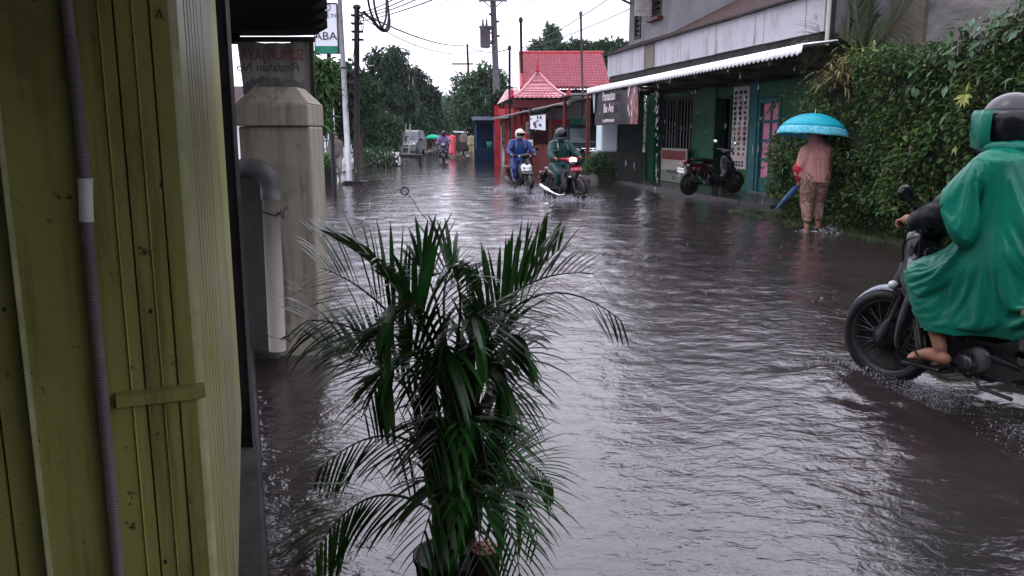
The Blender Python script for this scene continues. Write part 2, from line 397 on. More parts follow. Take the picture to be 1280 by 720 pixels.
# ================================================================== camera, light, sky
cam = bpy.data.cameras.new('camera'); co = bpy.data.objects.new('camera', cam); COL.objects.link(co)
co.location = (0, 0, H); co.rotation_euler = (rad(90) - PIT, 0, 0)
cam.sensor_width = 36; cam.lens = F / 1280 * 36; cam.clip_start = .05; cam.clip_end = 2000
S.camera = co
w = bpy.data.worlds.new('World'); S.world = w; w.use_nodes = True
nt = w.node_tree; N = nt.nodes; L = nt.links
SUN_EL, SUN_AZ = rad(58), rad(-70)
sky = N.new('ShaderNodeTexSky'); sky.sky_type = 'NISHITA'; sky.sun_disc = False; sky.sun_elevation = SUN_EL; sky.sun_rotation = SUN_AZ
sky.dust_density = 6; sky.air_density = 1.5
hs = N.new('ShaderNodeHueSaturation'); hs.inputs['Saturation'].default_value = .18; L.new(sky.outputs[0], hs.inputs['Color'])
tc = N.new('ShaderNodeTexCoord'); sp = N.new('ShaderNodeSeparateXYZ'); L.new(tc.outputs['Generated'], sp.inputs[0])
rp = N.new('ShaderNodeMapRange'); rp.inputs['From Min'].default_value = 0; rp.inputs['From Max'].default_value = .5
rp.inputs['To Min'].default_value = 22; rp.inputs['To Max'].default_value = 50; L.new(sp.outputs['Z'], rp.inputs['Value'])
nz = N.new('ShaderNodeTexNoise'); nz.inputs['Scale'].default_value = 2.2; nz.inputs['Detail'].default_value = 4; L.new(tc.outputs['Generated'], nz.inputs['Vector'])
nm = N.new('ShaderNodeMapRange'); nm.inputs['To Min'].default_value = .82; nm.inputs['To Max'].default_value = 1.18; L.new(nz.outputs['Fac'], nm.inputs['Value'])
mu = N.new('ShaderNodeMath'); mu.operation = 'MULTIPLY'; L.new(rp.outputs[0], mu.inputs[0]); L.new(nm.outputs[0], mu.inputs[1])
cl = N.new('ShaderNodeVectorMath'); cl.operation = 'SCALE'; cl.inputs[0].default_value = (.97, .955, 1.12); L.new(mu.outputs[0], cl.inputs['Scale'])
mx = N.new('ShaderNodeMix'); mx.data_type = 'RGBA'; mx.inputs['Factor'].default_value = .8
L.new(hs.outputs[0], mx.inputs['A']); L.new(cl.outputs[0], mx.inputs['B'])
bg = N['Background']; bg.inputs['Strength'].default_value = .1; L.new(mx.outputs['Result'], bg.inputs['Color'])
sun = bpy.data.lights.new('sun', 'SUN'); so = bpy.data.objects.new('sun', sun); COL.objects.link(so)
sun.energy = .7; sun.angle = rad(20); sun.color = (1, .97, .93)
sd = V((math.sin(SUN_AZ) * math.cos(SUN_EL), math.cos(SUN_AZ) * math.cos(SUN_EL), math.sin(SUN_EL)))
so.rotation_euler = sd.to_track_quat('Z', 'Y').to_euler()
S.view_settings.view_transform = 'Standard'; S.view_settings.look = 'None'; S.view_settings.exposure = -.36; S.view_settings.gamma = 1
S.view_settings.use_curve_mapping = False

# ================================================================== ground and water
g = MB(); g.sheet([[(x, y, -.35) for x in (-900, -60, 60, 900)] for y in (-60, 20, 120, 1500)])
tag(g.build('ground', m_ground), kind='structure')
# raised verge left of the street, under the trees and houses
vg = MB(); vg.prism([(-6.4, 22, -.3), (-40, 22, -.3), (-40, 150, -.3), (-8.5, 150, -.3), (-6.6, 60, -.3)], (0, 0, .36))
tag(vg.build('verge_ground', m_ground), kind='structure')

AZ = rad(-11.6); P0 = V((5.14, 11.33, 0)); LU = V((math.sin(AZ), math.cos(AZ), 0)); LV = V((math.cos(AZ), -math.sin(AZ), 0))
LRZ = rad(90) - AZ
def Lp(u, v, z=0): return P0 + LU * u + LV * v + V((0, 0, z))
def Ll(px, py, v):            # pixel -> (u, z) in the vertical plane v of the street-front frame
    d = ray(px, py); o = P0 + LV * v; t = (LV.dot(o)) / (LV.dot(d)); p = d * t + V((0, 0, H))
    return (p - P0).dot(LU), p.z
slab = MB(); slab.prism([Lp(4.4, .75, -.3), Lp(19, .75, -.3), Lp(19, 9, -.3), Lp(4.4, 9, -.3)], (0, 0, .40))
tag(slab.build('porch_pavement', mat('wet_porch', (.035, .033, .032), (.07, .065, .062), 3, .22, bump=.2)), kind='structure')
bank = MB(); bank.prism([Lp(-14, -.12, -.3), Lp(4.4, -.12, -.3), Lp(4.4, 9, -.3), Lp(-14, 9, -.3)], (0, 0, .335))
tag(bank.build('verge_earth', m_ground), kind='structure')

BK = V((2.50, 4.20, 0)); BAZ = rad(-22)        # foreground motorbike: centre and heading
BD = V((math.sin(BAZ), math.cos(BAZ), 0)); BL = V((-math.cos(BAZ), math.sin(BAZ), 0))
SC = [(V((1.36, 18.25, 0)), .5), (V((.28, 21.9, 0)), .45)]
def wave(x, y):
    q = V((x, y, 0)); A = .32 + 1.05 * max(0., min(1., (y - 3.) / 6.5))
    h = .0095 * A * noise.noise(V((x * 2.0 + .5 * y, y * 2.5, 1.3)))
    # sharp little crests: wind and rain wrinkles
    wx, wy = x + .10 * noise.noise(V((x * 3, y * 3, 8))), y + .10 * noise.noise(V((x * 3, y * 3, 3)))
    h += .0075 * A * (1 - abs(noise.noise(V((wx * 4.6 + wy * 1.8, wy * 6.0 - wx * .8, 4.4)))) * 2.2)
    h += .0040 * A * (1 - abs(noise.noise(V((wx * 10 - wy * 4, wy * 12 + wx * 2, 9.1)))) * 2)
    # wake round the motorbike
    r = q - BK; a = r.dot(BD); b = abs(r.dot(BL)); k = .70 - a
    if -.2 < k < 5 and b < 3:
        for c, am, wd in ((.12, .050, .09), (.30, .034, .12), (.50, .022, .14)):
            off = b - (c + .33 * max(k, 0))
            h += am * math.exp(-(off / wd) ** 2) * math.exp(-max(k, 0) * .45) * (.6 + .8 * noise.noise(V((x * 4, y * 4, 2))))
        if b < .5 + .3 * max(k, 0): h += .016 * noise.noise(V((x * 9, y * 9, 5))) * math.exp(-max(k, 0) * .35)
    for c, s_ in SC:
        d = (q - c).length
        if d < 4: h += .016 * math.exp(-d * .7) * math.sin(d * 9 + 2 * noise.noise(V((x * 2, y * 2, 1))))
    return h
rows = []; y = .25
while y < 170:
    nx = 300; half = 1.6 + y * .78 if y < 40 else 33
    lod = max(0., min(1., (60 - y) / 30))
    rows.append([(x, y, wave(x, y) * lod if (lod > 0) else 0) for x in (-half + 2 * half * i / nx for i in range(nx + 1))])
    y *= 1.0085 if y < 30 else 1.025
wm = MB(); wm.sheet(rows)
m_water = mat('flood_water', (.013, .0095, .010), (.024, .018, .018), .35, .05, ior=1.53, toned=1, spec=1.0)
nt = m_water.node_tree; N = nt.nodes; L = nt.links; b = N['Principled BSDF']; b.inputs['Specular IOR Level'].default_value = .5
tcw = N.new('ShaderNodeTexCoord')
def wn(scale, st, det=4, dist=.0):
    mp = N.new('ShaderNodeMapping'); mp.inputs['Scale'].default_value = st; L.new(tcw.outputs['Object'], mp.inputs[0])
    n = N.new('ShaderNodeTexNoise'); n.inputs['Scale'].default_value = scale; n.inputs['Detail'].default_value = det; n.inputs['Distortion'].default_value = dist
    L.new(mp.outputs[0], n.inputs['Vector']); return n.outputs['Fac']
prev = None
for sc, st, d, strg in ((9, (1, 1.3, 1), .018, .5), (30, (1, 1.5, 1), .005, .4)):
    bp = N.new('ShaderNodeBump'); bp.inputs['Distance'].default_value = d; bp.inputs['Strength'].default_value = strg
    L.new(wn(sc, st, 5, .6), bp.inputs['Height'])
    if prev: L.new(prev, bp.inputs['Normal'])
    prev = bp.outputs[0]
def ridge(scale, st, off):
    mp = N.new('ShaderNodeMapping'); mp.inputs['Scale'].default_value = st; mp.inputs['Location'].default_value = off; L.new(tcw.outputs['Object'], mp.inputs[0])
    n = N.new('ShaderNodeTexNoise'); n.noise_type = 'RIDGED_MULTIFRACTAL'; n.normalize = True
    n.inputs['Scale'].default_value = scale; n.inputs['Detail'].default_value = 2; n.inputs['Distortion'].default_value = .9
    L.new(mp.outputs[0], n.inputs['Vector'])
    m = N.new('ShaderNodeMapRange'); m.interpolation_type = 'SMOOTHSTEP'; m.inputs['From Min'].default_value = .52; m.inputs['From Max'].default_value = 1
    L.new(n.outputs['Fac'], m.inputs['Value'])
    n2 = wn(1.1, (1, 1.5, 1), 3); m2 = N.new('ShaderNodeMapRange'); m2.inputs['From Min'].default_value = .38; m2.inputs['From Max'].default_value = .62; L.new(n2, m2.inputs['Value'])
    mm = N.new('ShaderNodeMath'); mm.operation = 'MULTIPLY'; L.new(m.outputs[0], mm.inputs[0]); L.new(m2.outputs[0], mm.inputs[1]); return mm.outputs[0]
for sc, st, off, d, strg in ((3.4, (1, 1.4, 1), (0, 0, 0), .055, 1), (8, (1, 1.25, 1), (3, 7, 0), .026, 1)):
    bp = N.new('ShaderNodeBump'); bp.inputs['Distance'].default_value = d; bp.inputs['Strength'].default_value = strg
    L.new(ridge(sc, st, off), bp.inputs['Height']); L.new(prev, bp.inputs['Normal']); prev = bp.outputs[0]
# raindrop rings
vr = N.new('ShaderNodeTexVoronoi'); vr.inputs['Scale'].default_value = 5.5; L.new(tcw.outputs['Object'], vr.inputs['Vector'])
sn = N.new('ShaderNodeMath'); sn.operation = 'MULTIPLY'; sn.inputs[1].default_value = 55; L.new(vr.outputs['Distance'], sn.inputs[0])
si = N.new('ShaderNodeMath'); si.operation = 'SINE'; L.new(sn.outputs[0], si.inputs[0])
fa = N.new('ShaderNodeMapRange'); fa.inputs['From Min'].default_value = .08; fa.inputs['From Max'].default_value = .36; fa.inputs['To Min'].default_value = 1; fa.inputs['To Max'].default_value = 0
L.new(vr.outputs['Distance'], fa.inputs['Value'])
mm = N.new('ShaderNodeMath'); mm.operation = 'MULTIPLY'; L.new(si.outputs[0], mm.inputs[0]); L.new(fa.outputs[0], mm.inputs[1])
bp = N.new('ShaderNodeBump'); bp.inputs['Distance'].default_value = .002; bp.inputs['Strength'].default_value = .12
L.new(mm.outputs[0], bp.inputs['Height']); L.new(prev, bp.inputs['Normal']); L.new(bp.outputs[0], b.inputs['Normal'])
tag(wm.build('flood_water', m_water, smooth=True), kind='structure')

# ================================================================== left foreground
roof = MB()  # seen eave, extended unseen overhead to keep sky light off gate and palm
z0 = 2.14
pts = [(x, y) for x, y in ((-4.2, -2.5), (1.0, -2.5), (1.0, 2.9), (-1.05, 2.9))]
er = [(-1.05, 2.9), (-1.05, 4.3)]
yy = 4.35
while yy < 5.9:
    er += [(at(405, 20, yy).x + .02, yy), (at(405, 20, yy + .38).x - .075, yy + .40)]; yy += .42
roof.prism([(x, y, z0 + .0) for x, y in [(-4.2, 6.05), (-4.2, -2.5), (1.0, -2.5), (1.0, 2.9)] + er + [(-1.62, 6.05)]], (0, 0, .05))
for k in range(14): roof.box(-4.2, -1.9 if k > 8 else -1.2, -2.2 + k * .62, -2.13 + k * .62, z0 - .07, z0 - .002)
tag(roof.build('eave_roof', mat('black_roof', (.010, .0095, .0095), (.02, .018, .017), 4, .9, spec=.1)), 'black jagged eave roof hanging over the cream pillar', 'roof')  # one even near-black over roof and joists
fr = empty('unseen_house_front', (0, -2.0, 0), 0, 'unseen plastered house front behind the viewer, added to block light', 'house')
hb = MB(); hb.box(-4.2, 4.5, -.12, 0, -.1, 2.13); hb.build('wall', m_grey, fr)  # wall added out of view to block light from behind
# green panelled gate -------------------------------------------------------------
gt = empty('metal_gate', (0, 0, 0), 0, 'olive green ribbed metal gate panel beside the corrugated conduit', 'gate')
C = at(246, 360, 1.25); C.z = 0
fd = V((-math.sin(rad(66)), -math.cos(rad(66)), 0)); fn = V((math.cos(rad(66)), -math.sin(rad(66)), 0)) # along the face to the left / outward normal
def faceW(px):      # pixel column at mid height -> distance along the front face
    d = ray(px, 360); n2 = V((d.y, -d.x, 0)); return -(C.dot(n2)) / fd.dot(n2)
prof = [(0.012, 0)]
for px, kind in ((213, 'd'), (193, 'l'), (171, 'd'), (153, 'l')):
    wv = faceW(px)
    if kind == 'd': prof += [(wv - .0016, 0), (wv - .0008, -.007), (wv + .0008, -.007), (wv + .0016, 0)]
    else: prof += [(wv - .0022, 0), (wv, .0028), (wv + .0018, 0)]
wL = faceW(26); prof += [(wL, 0)]
z0g, z1g = .3, 2.13
def vertical(prof, m, name, parent, o, dx, dn, za, zb):
    mb = MB(); mb.sheet([[o + dx * a + dn * b_ + V((0, 0, z)) for a, b_ in prof] for z in (za, zb)]); return mb.build(name, m, parent)
vertical(prof, m_gate, 'front_panel', gt, C, fd, fn, z0g, z1g)
sdir = V((-math.sin(rad(17.7)), math.cos(rad(17.7)), 0)); snn = V((math.cos(rad(17.7)), math.sin(rad(17.7)), 0))
sp_ = [(.012, 0)]
for t in (.17, .26, .36, .47, .60, .80): sp_ += [(t - .012, 0), (t - .006, -.012), (t + .006, -.012), (t + .012, 0)]
sp_ += [(2.16, 0)]
sp2 = [(a, b_) for a, b_ in sp_]
mb = MB(); mb.sheet([[C + sdir * a + snn * b_ + V((0, 0, z)) for a, b_ in sp2] for z in (z0g, z1g)]); mb.build('side_panel', m_gate, gt)
arc = [C + fd * .012 * (1 - math.sin(a)) + sdir * .012 * (1 - math.cos(a)) for a in (0, .4, .8, 1.2, 1.5708)]
mb = MB(); mb.sheet([[p + V((0, 0, z)) for p in arc] for z in (z0g, z1g)]); mb.build('corner_edge', m_gatelt, gt, True)
# left edge strip and the panel beyond it
we = wL
mb = MB(); mb.sheet([[C + fd * a + fn * b_ + V((0, 0, z)) for a, b_ in ((we, 0), (we, .011), (we + .006, .012), (we + .0065, -.012))] for z in (z0g, z1g)])
mb.build('edge_strip', m_gatelt, gt)
mb = MB(); mb.sheet([[C + fd * a + fn * b_ + V((0, 0, z)) for a, b_ in ((we + .0066, -.012), (we + .045, -.012), (we + .048, -.02), (we + .05, -.012), (we + .4, -.012))] for z in (z0g, z1g)])
mb.build('back_panel', m_gate, gt)
# rail
ra, rb = faceW(252), faceW(138); pr = at(196, 497, 1.2)
zr = pr.z
mb = MB()
mb.prism([C + fd * (ra + .006) + V((0, 0, zr - .016)), C + fd * (ra + .006) + fn * .012 + V((0, 0, zr - .013)), C + fd * (ra + .006) + fn * .014 + V((0, 0, zr + .006)), C + fd * (ra + .006) + V((0, 0, zr + .009))], fd * (rb - ra))
mb.build('rail', m_gate, gt)
for px, py in ((186, 389), (212, 231), (2, 387), (178, 702)):
    c = C + fd * faceW(px); c.z = at(px, py, c.y).z; mb = MB()
    mb.ell(c, (.0028, .0028, .004), n=8, m=6); mb.build('bolt', m_steel, gt)
mb = MB()     # body behind the skins so that it is a solid box
mb.prism([C + fd * .02 + sdir * .03 + V((0, 0, z0g)), C + fd * .6 + sdir * .03 - fn * .03 + V((0, 0, z0g)), C + fd * .6 + sdir * 2 + V((0, 0, z0g)), C + sdir * 2.14 + fd * .03 + V((0, 0, z0g))], (0, 0, z1g - z0g - .02))
mb.build('inner_frame', m_concd, gt)
pb = MB(); pb.prism([C + fd * .04 + sdir * .05 + V((0, 0, -.2)), C + fd * .9 + sdir * .05 + V((0, 0, -.2)), C + fd * .9 + sdir * 2.3 + V((0, 0, -.2)), C + sdir * 2.3 + fd * .04 + V((0, 0, -.2))], (0, 0, .49))
tag(pb.build('concrete_base', m_concd), 'dark rain-soaked concrete base under the green gate', 'plinth')
# conduit
cp = []
for py, px in ((-60, 79), (0, 84), (60, 90), (130, 98), (220, 107), (280, 109), (360, 116), (440, 124), (520, 131), (600, 139), (680, 146), (800, 156)):
    wv = faceW(px - (px - 115)); 
    d = ray(px, py); n2 = V((d.y, -d.x, 0)); wv = -(C.dot(n2)) / fd.dot(n2)
    p = C + fd * wv; t = p.y / d.y; cp.append(V((p.x, p.y, H + d.z * t)) + fn * .012)
def dens(pts, step):
    out = []
    for a, b_ in zip(pts[:-1], pts[1:]):
        n = max(1, int((b_ - a).length / step))
        out += [a.lerp(b_, i / n) for i in range(n)]
    return out + [pts[-1]]
dp = dens(cp, .00115)
cd = empty('flexible_conduit', (0, 0, 0), 0, 'grey corrugated conduit running down the green gate', 'conduit')
mb = MB(); mb.tube(dp, [.0082 + ((.0009, .0009, -.0010, -.0010)[i % 4] if p.z < 1.585 else -.0003) for i, p in enumerate(dp)], 14); mb.build('hose', m_conduit, cd, True)
ca, cb_ = [p for p in dp if at(107, 222, p.y).z > p.z > at(110, 279, p.y).z], None
mb = MB(); mb.tube(ca[::6], .0099, 14); mb.tube([ca[0], ca[0] - V((0, 0, .006))], .0107, 14); mb.build('coupling', m_coup, cd, True)
# steel post
p1 = at(300, 400, 3.5)
st = MB(); st.box(-.028, .028, -.03, .03, -.3, 2.13); st.box(.028, .034, -.036, -.02, -.3, 2.13)
o = st.build('steel_post', m_steel); o.location = (p1.x, p1.y, 0); tag(o, 'black steel post between green gate and cream pillar', 'post')
# pillar
pc = gnd(357, 446); PX, PY = pc.x, pc.y + .2
pl = empty('gate_pillar', (PX, PY, 0), rad(1.5), 'cream plastered gate pillar with flared cap and drainpipe', 'pillar')
mb = MB(); mb.box(-.225, .225, -.2, .2, -.3, 1.50); bevel(mb.build('shaft', m_cream, pl), .012)
mb = MB(); mb.box(-.228, .225, -.235, .235, 1.5015, 1.64); bevel(mb.build('cap_block', m_cream, pl), .01)
mb = MB(); a, c = .225, .13
mb.add([(-a, -a, 1.6415), (a, -a, 1.6415), (a, a, 1.6415), (-a, a, 1.6415), (-c, -c, 1.745), (c, -c, 1.745), (c, c, 1.745), (-c, c, 1.745)],
       [(4, 5, 6, 7), (0, 1, 5, 4), (1, 2, 6, 5), (2, 3, 7, 6), (3, 0, 4, 7), (0, 3, 2, 1)]); mb.build('cap_top', m_cream, pl)
# low panel + downpipe
q0, q1 = at(303, 300, 5.12), at(331, 300, 5.12)
lp = MB(); lp.box(q0.x - .02, q1.x + .03, 5.16, 5.22, -.3, at(315, 219, 5.16).z)
bevel(tag(lp.build('low_panel_wall', m_panel), 'grey green low wall panel behind the drainpipe', 'wall'), .006)
dpz = at(345, 230, 5.0)
dpipe = empty('drain_pipe', (0, 0, 0), 0, 'weathered pvc drainpipe with dark elbow against cream pillar', 'pipe')
xb = at(348, 435, 5.02).x; xt = at(338, 240, 5.02).x; ztop = at(340, 235, 5.02).z; zb_ = at(348, 437, 5.02).z
mb = MB(); mb.tube([(xb, 5.0, zb_), (xt, 5.02, ztop)], .053, 18); mb.build('pipe_run', m_pvc, dpipe, True)
ez = ztop + .10
el = [V((xt, 5.02, ztop - .07))] + [V((xt - .10 + .10 * math.cos(t), 5.02, ztop + .02 + .10 * math.sin(t))) for t in (0, .3, .6, .9, 1.2, 1.57)] + [V((xt - .17, 5.03, ztop + .12))]
mb = MB(); mb.tube(el, .059, 18); mb.tube([(xt - .16, 5.03, ztop + .12), (xt - .26, 5.04, ztop + .115)], .053, 16); mb.build('elbow', m_pvcd, dpipe, True)
for py in (266, 419):
    mb = MB()
    zc = at(342, py, 5.02).z; xx = xt + (xb - xt) * (ztop - zc) / (ztop - zb_)
    lpz = [V((xx + .058 * math.cos(t), 5.01 + .058 * math.sin(t), zc + .01 * math.sin(2 * t))) for t in [i * .45 for i in range(15)]]
    mb.tube(lpz, .004, 5)
    tw = [V((xx + .05 + .05 * k / 5 + .012 * math.sin(k * 2.2), 4.95, zc + .05 * math.sin(k * 1.3) * (k / 6))) for k in range(8)]
    mb.tube(tw, .0035, 5); mb.build('tie_wire', m_black, dpipe)
# mossy weeds at the foot
def weed(name, c, n, ln, w, m, label, spread=.12, up=.8):
    mb = MB()
    for i in range(n):
        a = R.uniform(0, 6.28); d = V((math.cos(a), math.sin(a), R.uniform(up * .4, up * 1.6)))
        p = V(c) + V((gauss() * .01, gauss() * .01, 0)); q2 = p + d * R.uniform(.02, spread); mb.tube([p, q2], .0015, 4); mb.leaf(q2 - d * .004, d, rdir(), R.uniform(.5, 1.1) * ln, w)
    return tag(mb.build(name, m), label, 'plant')
weed('weed_plant', gnd(420, 440), 60, .07, .03, m_leafy, 'small green weed growing at the foot of the cream pillar')
weed('dark_weed_plant', gnd(352, 440), 50, .06, .025, m_broad, 'dark weed tuft at the bottom end of the drainpipe')
# kerb strip along the frontage
ka, kb = gnd(318, 446), gnd(338, 760); kd = (ka - kb); kn = V((kd.y, -kd.x, 0)).normalized()
ka = ka + kd.normalized() * .2
kk = MB(); kk.prism([kb - kn * .16 + V((0, 0, -.3)), kb + V((0, 0, -.3)), ka + V((0, 0, -.3)), ka - kn * .16 + V((0, 0, -.3))], (0, 0, .37))
bevel(tag(kk.build('kerb', m_concd), kind='structure'), .015)
# old banner seen from behind
A0, B0 = at(296, 50, 5.75), at(388, 52, 5.75); C0 = at(388, 165, 5.75)
bn = empty('old_banner', ((A0.x + B0.x) / 2, 5.75, 0), 0, 'faded cloth banner seen from behind with mirrored lettering above the pillar', 'banner')
wd = (B0.x - A0.x) / 2; zt, zb2 = A0.z, C0.z
mb = MB(); nn = 24
rws = []
for j in range(13):
    t = j / 12; rws.append([(-wd + 2 * wd * i / nn + (.035 * t if i == 0 else 0), .02 * math.sin(i * .9 + t * 2) + .012 * math.sin(i * 2.3), zt + (zb2 - zt) * t - .02 * math.sin(math.pi * i / nn)) for i in range(nn + 1)])
mb.sheet(rws); mb.build('cloth', m_banold, bn, True)
def mirrored(o): return plane_m(o, (-1, 0, 0))
yb = -.045
text('SUMUR JAYA', .105, m_inkr, Matrix.Translation((0, yb, zt - .105)) @ Matrix.Diagonal((-1, 1, 1, 1)) @ Matrix.Rotation(rad(90), 4, 'X'), bn, ext=.001, sx=.72)
text('Pindahan No', .082, m_inkk, Matrix.Translation((-.03, yb, zt - .185)) @ Matrix.Diagonal((-1, 1, 1, 1)) @ Matrix.Rotation(rad(90), 4, 'X'), bn, ext=.001, sx=1.0, shear=.25)
mb = MB()     # printed picture, vague pale shapes
for i in range(26):
    cx, cz = R.uniform(-.8, .85) * wd, zt - R.uniform(.27, .55); rr = R.uniform(.02, .05)
    mb.add([(cx + rr * math.cos(k) * R.uniform(.6, 1.5), yb + .006 + i * .0004, cz + rr * math.sin(k) * R.uniform(.6, 1.3)) for k in (0, .8, 1.6, 2.4, 3.2, 4, 4.8, 5.6)], [tuple(range(8))])
mb.build('printed_picture', mat('faded_print', (.17, .16, .15), (.28, .27, .26), 12, .6), bn)
mb = MB(); mb.box(-wd - .02, wd + .03, -.015, .02, zt - .012, zt + .02); mb.box(wd - .005, wd + .02, -.02, .01, 1.2, zt); mb.build('batten', m_wood, bn)

# ================================================================== right-hand street front (local x = along the street, y = -v)
class LB(MB):
    def b(s, u0, u1, v0, v1, z0, z1): return s.box(u0, u1, -v0, -v1, z0, z1)
shop = empty('shop_house', P0, LRZ, 'green shop house with white corrugated awning and stained concrete fascia', 'shop')
def sb(name, m, boxes, parent=shop, bv=0):
    q = LB()
    for x in boxes: q.b(*x)
    o = q.build(name, m, parent)
    if bv: bevel(o, bv)
    return o
WV = 2.2
sb('wall', m_green, [(3.2, 6.75, WV, 2.4, .1, 3.2), (7.78, 9.12, WV, 2.4, .1, 3.2), (9.98, 11.38, WV - .05, 2.45, .1, 3.2), (6.75, 7.78, WV, 2.4, 2.28, 3.2),
    (9.12, 9.98, WV, 2.4, 2.4, 3.2), (11.38, 13.7, WV, 2.4, 2.52, 3.2), (11.38, 13.7, WV, 2.4, .1, .95), (13.7, 14.4, WV - .25, 2.6, .1, 3.2)])
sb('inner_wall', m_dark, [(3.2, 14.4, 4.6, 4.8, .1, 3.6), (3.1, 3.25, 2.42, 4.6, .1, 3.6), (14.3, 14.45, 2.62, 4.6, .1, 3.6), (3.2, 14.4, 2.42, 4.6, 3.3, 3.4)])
sb('shade_band', m_greend, [(3.2, 14.0, WV - .012, WV - .002, 2.62, 3.19), (11.40, 13.68, WV - .014, WV - .002, .11, .94)])  # dark strips putting the awning's shade into the wall colour
# pink paned door with teal frame
dr = sb('door', m_teal, [(6.77, 6.86, WV - .02, 2.36, .1, 2.26), (7.66, 7.76, WV - .02, 2.36, .1, 2.26), (6.86, 7.66, WV - .02, 2.36, 2.16, 2.26), (6.86, 7.66, WV + .02, 2.3, .11, .42),
    (7.22, 7.27, WV + .02, 2.3, .42, 2.16)] + [(6.86, 7.66, WV + .018, 2.3, z - .03, z + .03) for z in (.44, .88, 1.31, 1.74)])
for i in range(2):
    for j in range(4):
        a = 6.87 if i == 0 else 7.275
        sb('pane', m_pink, [(a, a + .345, WV + .05, WV + .06, .47 + j * .433, .845 + j * .433)], dr)
q = LB(); q.tube([(7.60, -(WV - .01), 1.05), (7.60, -(WV - .05), 1.05), (7.60, -(WV - .05), 1.18), (7.60, -(WV - .01), 1.18)], .01, 6); q.build('handle', m_chrome, dr)
sb('door_sill', m_conc, [(6.7, 7.85, WV - .16, WV + .1, .08, .135)], bv=.01)
sb('teal_pilaster', m_teal, [(7.80, 8.12, WV - .03, WV - .003, .1, 3.15)])
# dark doorway leaf standing open
sb('doorway_frame', m_greend, [(9.12, 9.18, WV - .03, 2.4, .1, 2.4), (9.92, 9.98, WV - .07, 2.4, .1, 2.4), (9.18, 9.92, WV - .03, 2.4, 2.34, 2.4)])
# barred window
wn_ = sb('window', m_wood, [(11.40, 11.47, WV - .02, 2.36, .96, 2.5), (13.58, 13.66, WV - .02, 2.36, .96, 2.5), (11.47, 13.58, WV - .02, 2.36, .96, 1.03), (11.47, 13.58, WV - .02, 2.36, 2.42, 2.5), (12.48, 12.54, WV - .01, 2.34, 1.03, 2.42), (11.47, 13.58, WV - .01, 2.34, 1.58, 1.63)])
sb('pane', m_visor, [(11.48, 13.57, WV + .08, WV + .09, 1.04, 2.41)], wn_)
q = LB()
for i in range(9): q.tube([(11.7 + i * .21, -(WV + .03), 1.03), (11.7 + i * .21, -(WV + .03), 2.42)], .008, 6)
q.build('window_bar', m_galv, wn_)
# awning: corrugated sheet with a bent white lip
def corr(u0, u1, rows, amp=.02, pitch=.16):
    q = LB(); n = int((u1 - u0) / pitch * 6); rr = []
    for v, z in rows: rr.append([(u0 + (u1 - u0) * i / n, -v, z(u0 + (u1 - u0) * i / n) + amp * math.sin(i / 6 * 6.283)) for i in range(n + 1)])
    q.sheet(rr); return q
zl = lambda u: 2.86 - .006 * (u - 2)
q = corr(2.25, 14.1, [(-.06, lambda u: zl(u) - .14), (-.04, lambda u: zl(u)), (.2, lambda u: zl(u) + .03), (.58, lambda u: zl(u) + .075)])
aw = q.build('awning', m_awn, shop, True); so_ = aw.modifiers.new('s', 'SOLIDIFY'); so_.thickness = .006
sb('awning_beam', m_wood, [(3.2, 14.1, .25, .32, 2.70, 2.80), (3.2, 14.1, 1.25, 1.33, 2.82, 2.9)] + [(3.3 + i * 1.55, 3.37 + i * 1.55, -.02, WV, 2.615, 2.695) for i in range(8)])
# fascia panels
us = [2.72, 3.30, 4.75, 6.85, 8.7, 10.35, 11.1, 12.2, 13.0, 13.9, 14.2]
for i in range(len(us) - 1):
    sb('fascia_panel', m_fasciab if i == 5 else m_fascia, [(us[i] + .012, us[i + 1] - .012, .6, .7, 3.14 + .004 * (i % 3), 3.76 + .006 * (i % 2))])
sb('fascia_core', m_concd, [(2.72, 14.2, .66, .80, 3.0, 3.74), (2.72, 14.2, .50, .64, 3.765, 3.80), (2.72, 14.2, .70, 2.2, 2.98, 3.10)])
q = LB(); q.tube([(2.64, -.62, 2.9), (2.64, -.62, 4.6)], .035, 10); q.build('downpipe', m_pvc, shop, True)
# tiled roof above the fascia
q = LB(); rr = []; nr = 44; v = .62; z = 3.80
for j in range(nr):
    rr.append([(2.7 + 11.5 * i / 240, -v, z + .022 * math.sin(i * 6.283 / 5)) for i in range(241)])
    rr.append([(2.7 + 11.5 * i / 240, -(v + .12), z + .075 + .022 * math.sin(i * 6.283 / 5)) for i in range(241)])
    v += .12; z += .058
q.sheet(rr); q.build('roof', m_tile, shop)
q = LB(); q.prism([(2.75, -.8, 3.0), (2.75, -6, 3.0), (2.75, -6, 6.2), (2.75, -.8, 3.7)], (.1, 0, 0)); q.build('gable_wall', m_grey, shop)
